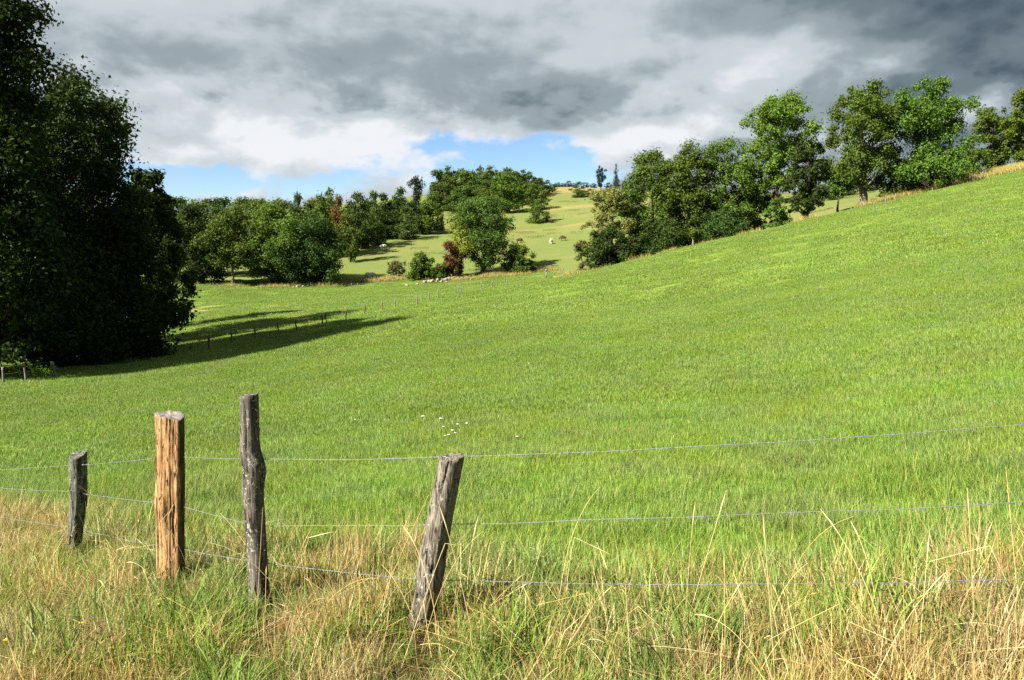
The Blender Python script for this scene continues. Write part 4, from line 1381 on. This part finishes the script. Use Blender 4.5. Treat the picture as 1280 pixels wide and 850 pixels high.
far_kinds = [sod('sod', 230 + k, [dict(n=1300, size=3.2, h=(.05, .13), w=(.016, .028), pal=GREEN, lean=.6, segs=2),
                                  dict(n=110, size=3.2, h=(.05, .13), w=(.016, .026), pal=YELLOW, lean=.6, segs=2)]) for k in range(4)]
x, y = jgrid(rng, -80, 80, 30, 122, 1.75)
r_ = np.hypot(x, y)
md_, dr_, _, ea_ = zone_masks(x, y)
k_ = in_view(x, y) & (r_ > 38) & (md_ < .5) & (dr_ + ea_ < rng.random(len(x)) * .9 + .1)
x, y = x[k_], y[k_]
P_, rot = lay(rng, x, y)
s_ = rng.uniform(.75, 1.2, len(x))
scatter('field_grass', 'short green grass over the far part of the field and the dip', far_kinds, P_, rot, np.c_[s_, s_, s_], rng.integers(0, 4, len(x)))

# --- rough dry grass: bank at the brow, bank under the hedge, foot of the pasture
PALE = [(0.17, 0.185, 0.055), (0.20, 0.20, 0.07), (0.14, 0.165, 0.042)]
rough_kinds = [sod('sod', 240 + k, [dict(n=240, size=2.2, h=(.25, .65), w=(.02, .035), pal=STRAW[:2] + YELLOW, lean=.5, segs=2, kink=.3),
                                    dict(n=90, size=2.2, h=(.2, .5), w=(.02, .035), pal=YELLOW + GREEN[:1], lean=.4, segs=2)]) for k in range(2)]
rough_kinds += [sod('sod', 245 + k, [dict(n=380, size=3.4, h=(.04, .12), w=(.04, .07), pal=PALE, lean=.5, segs=2)]) for k in range(2)]
xs, ys, ks, ss = [], [], [], []
for n_, px0, px1, d0, d1 in [(260, 1110, 1300, 79, 86), (60, 1080, 1130, 80, 84), (16, 700, 1010, 85, 92), (45, 440, 560, 119, 121.5), (25, 225, 440, 115, 118), (30, 560, 720, 116, 119)]:
    pxs = rng.uniform(px0, px1, n_)
    d = rng.uniform(d0, d1, n_)
    d = np.where((pxs > 700) & (pxs < 1010), np.interp(pxs, [700, 800, 1010], [84, 84, 81]) + (d - d0) * .5, d)
    xs.append((pxs - 640) / F_PX * d)
    ys.append(d)
    ks.append(rng.integers(0, 2, n_))
    ss.append(rng.uniform(.7, 1.3, n_))
gx_, gy_ = jgrid(rng, -110, 110, 86, 262, 3.0)
md_, dr_, _, _ = zone_masks(gx_, gy_)
k_ = in_view(gx_, gy_) & (md_ > .5) & (rng.random(len(gx_)) < .08)
xs.append(gx_[k_]); ys.append(gy_[k_]); ks.append(rng.integers(2, 4, k_.sum())); ss.append(rng.uniform(.8, 1.3, k_.sum()))
x, y = np.concatenate(xs), np.concatenate(ys)
P_, rot = lay(rng, x, y)
s_ = np.concatenate(ss)
scatter('rough_grass', 'straw coloured rough grass on the banks and over the grazed hill', rough_kinds, P_, rot, np.c_[s_, s_, s_], np.concatenate(ks))

# --- the verge: lush green arching tufts, upright straw, matted dead grass
verge_kinds = [
    sod('tuft', 300, [dict(n=93, size=.36, h=(.22, .52), w=(0.0088, 0.0175), pal=LUSH + GREEN, bend=(.6, 2.0), lean=.5, segs=5, round_=True, base_dark=.35), dict(n=15, size=.36, h=(.2, .45), w=(0.0040, 0.0066), pal=STRAW, segs=4, round_=True, kink=.4)]),
    sod('tuft', 301, [dict(n=80, size=.40, h=(.18, .42), w=(0.0070, 0.0140), pal=GREEN + YELLOW[:1], bend=(.5, 1.8), lean=.6, segs=5, round_=True, base_dark=.35), dict(n=24, size=.4, h=(.2, .5), w=(0.0040, 0.0066), pal=STRAW, segs=4, round_=True, kink=.4)]),
    sod('tuft', 302, [dict(n=74, size=.34, h=(.30, .62), w=(0.0040, 0.0072), pal=STRAW, bend=(.1, .7), lean=.4, segs=5, round_=True, kink=.35, base_dark=.4), dict(n=24, size=.34, h=(.12, .3), w=(0.0070, 0.0105), pal=BROWN, segs=4, round_=True, kink=.3)]),
    sod('tuft', 303, [dict(n=68, size=.40, h=(.25, .55), w=(0.0040, 0.0079), pal=STRAW + BROWN[:2], bend=(.3, 1.4), lean=.5, segs=5, round_=True, kink=.55, base_dark=.4), dict(n=31, size=.4, h=(.15, .35), w=(0.0070, 0.0123), pal=GREEN, segs=4, round_=True)]),
    sod('tuft', 304, [dict(n=105, size=.46, h=(.15, .38), w=(0.0040, 0.0079), pal=STRAW + BROWN, bend=(.4, 1.0), lean=0.0, segs=4, round_=True, kink=.4, base_dark=.4)]),
    sod('tuft', 305, [dict(n=105, size=.42, h=(.10, .26), w=(0.0070, 0.0123), pal=GREEN + LUSH, bend=(.4, 1.4), lean=.65, segs=4, round_=True), dict(n=37, size=.42, h=(.1, .28), w=(0.0040, 0.0066), pal=STRAW + YELLOW, lean=.6, segs=4, round_=True, kink=.3)]),
    sod('tuft', 306, [dict(n=46, size=.26, h=(.25, .52), w=(.010, .018), pal=LUSH + GREEN[:2], bend=(.9, 2.2), lean=.5, segs=6, round_=True, base_dark=.3)]),
    sod('tuft', 307, [dict(n=70, size=.50, h=(.20, .50), w=(.005, .011), pal=STRAW, bend=(.3, 1.2), lean=1.1, segs=5, round_=True, kink=.6, base_dark=.5), dict(n=30, size=.5, h=(.10, .3), w=(.006, .010), pal=BROWN, lean=1.0, segs=4, round_=True, kink=.4)]),
]
x, y = jgrid(rng, -9, 6.5, 2.4, 11, .122)
d_ = y - fence_y(x)
k_ = in_view(x, y, .08) & (d_ < 1.7 + (vnoise(x * 1.2, y * 1.2, 90, 2) - .5) * 1.6)
x, y, d_ = x[k_], y[k_], d_[k_]
px_ = 640 + x / y * F_PX
dryness = .36 + .75 * (vnoise(x * .9, y * .9, 91, 3) - .5) * 1.9
dryness += .34 * np.exp(-((px_ - 400) / 95) ** 2) + .36 * sstep(px_, 1000, 1130) + .34 * sstep(-px_, -200, -60) - .25 * np.exp(-((px_ - 700) / 110) ** 2) - .30 * sstep(d_, .3, 1.6)
dryness -= .55 * np.exp(-(((px_ - 240) / 70) ** 2 + ((y - 4.7) / .5) ** 2))
u = rng.random(len(x))
straw = u < dryness
idx = np.where(straw, rng.choice([2, 3, 4, 7], len(x), p=[.24, .32, .24, .20]), rng.choice([0, 1, 5, 6], len(x), p=[.26, .28, .32, .14]))
keep = rng.random(len(x)) < np.interp(d_, [.3, .9, 1.8], [1.0, .75, .4])
for p0, y0 in ((465, 5.55), (580, 4.95), (445, 5.35)):       # dark hollows: tufts left out, so the shade-coloured ground shows
    keep &= ((px_ - p0) / 24) ** 2 + ((y - y0) / .20) ** 2 > 1
x, y, d_, idx = x[keep], y[keep], d_[keep], idx[keep]
P_, rot = lay(rng, x, y)
s_ = rng.uniform(.48, .98, len(x)) * post_clear(px_[keep], y) * (1 + .15 * sstep(px_[keep], 1000, 1150)) * np.interp(y, [2.4, 3.4, 4.2], [.55, .7, 1.0])
rot[:, 0] += rng.normal(size=len(x)) * .25
rot[:, 1] += rng.normal(size=len(x)) * .25
scatter('verge_grass', 'tangled green and straw coloured grass of the rough verge below the wires', verge_kinds, P_, rot, np.c_[s_, s_, s_], idx)

# --- long dry stalks with thin seed heads standing in the verge
M_STALK = mat_grass('dry_stalk', 1.0, 0.15)
Vs, Qs, Cs, n0 = [], [], [], 0
ns_ = 560
sx = rng.uniform(-5.6, 3.6, ns_)
sy = fence_y(sx) + rng.normal(size=ns_) * .5 - .2
ok = (sy > 3.2) & in_view(sx, sy)
sx, sy = sx[ok], sy[ok]
sz = ground_z(sx, sy)
for k in range(len(sx)):
    L_ = rng.uniform(.35, 1.0) if k % 3 == 0 else rng.uniform(.15, .5)
    th = rng.random() * 6.283
    le, bn = (abs(rng.normal()) * .35 if k % 3 == 0 else rng.uniform(.5, 1.45)), rng.uniform(.0, 1.1) ** 2
    m_ = 12
    t = np.linspace(0, 1, m_)
    angs = le + bn * t ** 2 * 1.3
    stp = L_ / (m_ - 1)
    hx = np.r_[0, np.cumsum(np.sin(angs[:-1]) * stp)]
    hz = np.r_[0, np.cumsum(np.cos(angs[:-1]) * stp)]
    if rng.random() < .3:                               # snapped over
        q0 = rng.integers(4, 10)
        hx[q0:] = hx[q0] + (t[q0:] - t[q0]) * L_ * .9
        hz[q0:] = hz[q0] - (t[q0:] - t[q0]) * L_ * rng.uniform(.1, .5)
    pts = np.stack([sx[k] + np.cos(th) * hx, sy[k] + np.sin(th) * hx, sz[k] + hz - .01 + (0 if k % 3 == 0 else rng.uniform(.02, .16))], -1)
    T = Tubes()
    rad_ = np.interp(t, [0, .8, 1], [.0019, .0014, .0010])
    if rng.random() < .4:
        rad_ = rad_ + np.where(t > .84, .0030 * np.sin((t - .84) / .16 * math.pi), 0)
    T.tube(pts, rad_, 4, cap=False)
    v, q = T.V[0], T.Fq[0]
    c = np.array(STRAW)[rng.integers(0, 4)] * rng.uniform(.8, 1.15)
    Vs.append(v); Qs.append(q + n0); Cs.append(np.tile(c, (len(v), 1))); n0 += len(v)
tag(link('dry_stalks', mesh_np('dry_stalks', np.concatenate(Vs), np.concatenate(Qs), [M_STALK], col=np.concatenate(Cs))), 'long thin dry grass stalks leaning every way through the wires', kind='stuff')

# ------------------------------------------------------------------ flowers and weeds
M_PETAL_W = mat_plain('white_petal', (0.82, 0.82, 0.76), 0.7, 0.2, 0, 0.08, 40)
M_PETAL_Y = mat_plain('yellow_petal', (0.78, 0.58, 0.02), 0.7, 0.2, 0, 0.08, 40)
M_STEM = mat_plain('flower_stem', (0.09, 0.15, 0.03), 0.8, 0.2, 0, 0.2, 30)
M_WEED = mat_leaf('weed_leaf', (0.10, 0.19, 0.025), (0.17, 0.27, 0.04), 0.35)


def umbel(seed, rad_, n, h):
    r = np.random.default_rng(seed)
    T, S = Tubes(), Tubes()
    S.tube([(0, 0, -.03), (.01, .01, h * .6), (.012, .0, h)], [.003, .0025, .002], 5)
    for k in range(n):
        a, q = r.random() * 6.28, rad_ * math.sqrt(r.random())
        c = np.array([.012 + q * math.cos(a), q * math.sin(a), h + .02 + .006 * r.random() - q * .15])
        S.tube([(.012, 0, h - .015), c], [.0012, .001], 4, cap=False)
        T.tube([c - [0, 0, .004], c, c + [0, 0, .005]], [.003, .009, .004], 6)
    return S, T


FL_W = [(lambda s: (s[0].mesh('stem', [M_STEM]), s[1].mesh('umbel', [M_PETAL_W])))(umbel(q, .026, 16, .30)) for q in (1, 2)]
FL_Y = (lambda s: (s[0].mesh('stem', [M_STEM]), s[1].mesh('flower_head', [M_PETAL_Y])))(umbel(5, .007, 5, .30))
for px, py in [(445, 525), (528, 529), (551, 533), (554, 536), (561, 547), (556, 549), (572, 533), (583, 532), (566, 541), (646, 551), (569, 545)]:
    p = on_ground(px, py + 14, 5)
    r = tag(empty('white_flower', p, random.random() * 6), 'small white umbel flower in the grass behind the leaning post', 'flower', 'white flowers in the field')
    st, hd = random.choice(FL_W)
    link('stem', st, r)
    link('flower_head', hd, r)
    r.scale = (.8,) * 3 if px not in (528, 551) else (1.15,) * 3
for px, py in [(200, 756), (102, 781), (141, 812), (10, 800)]:
    p = on_ground(px, py + 42, 2.6)
    Y = p.y
    r = tag(empty('yellow_flower', p, random.random() * 6), 'tiny yellow flower in the verge grass below the short stake', 'flower', 'yellow flowers in the verge')
    link('stem', FL_Y[0], r)
    link('flower_head', FL_Y[1], r)
    hz_ = ray_pt(px, py, Y)[2]
    r.scale = (1.0, 1.0, min(1.8, max(.5, (hz_ - p.z) / .31)))


def leafy_weed(seed, n_stem, h, leaf):
    r = np.random.default_rng(seed)
    S = Tubes()
    cs, ns2 = [], []
    for k in range(n_stem):
        a, s2 = r.random() * 6.28, r.uniform(.2, .75)
        e = np.array([math.cos(a) * h * s2, math.sin(a) * h * s2, h * r.uniform(.6, 1)])
        S.tube([(0, 0, -.02), e * [.35, .35, .6], e], [.004, .003, .0015], 5)
        for q in range(26):
            u_ = r.uniform(.25, 1.05)
            c = e * [u_ ** 1.3, u_ ** 1.3, u_ ** .8] + r.normal(size=3) * .035
            cs.append(c)
            ns2.append(unit(r.normal(size=3) * .5 + [0, 0, .9]))
    cs, ns2 = np.array(cs), np.array(ns2)
    cs[:, 2] = np.maximum(cs[:, 2], .02)
    return S.mesh('stem', [M_STEM]), leaf_mesh('foliage', cs, ns2, leaf * (.6 + .8 * r.random(len(cs))), r, [M_WEED])


for px, Y, sd, h, lf, lab in [(452, 4.45, 1, .26, .022, 'bright feathery weed in the verge beside the leaning post'), (640, 4.25, 2, .25, .022, 'feathery green weed in the verge on the field side of the leaning post'),
                              (585, 4.9, 3, .30, .026, 'dark leafy weed growing behind the leaning post'), (20, 34.5, 4, .7, .05, 'leafy green sapling among the pale stakes'),
                              (44, 34.5, 5, .9, .05, 'tall leafy weed among the pale stakes'), (58, 34.2, 6, .7, .05, 'thin leafy weed beyond the pale stakes')]:
    st, fo = leafy_weed(sd, 9, h, lf)
    r = tag(empty('weed', spot(px, Y)), lab, 'weed')
    link('stem', st, r)
    link('foliage', fo, r)
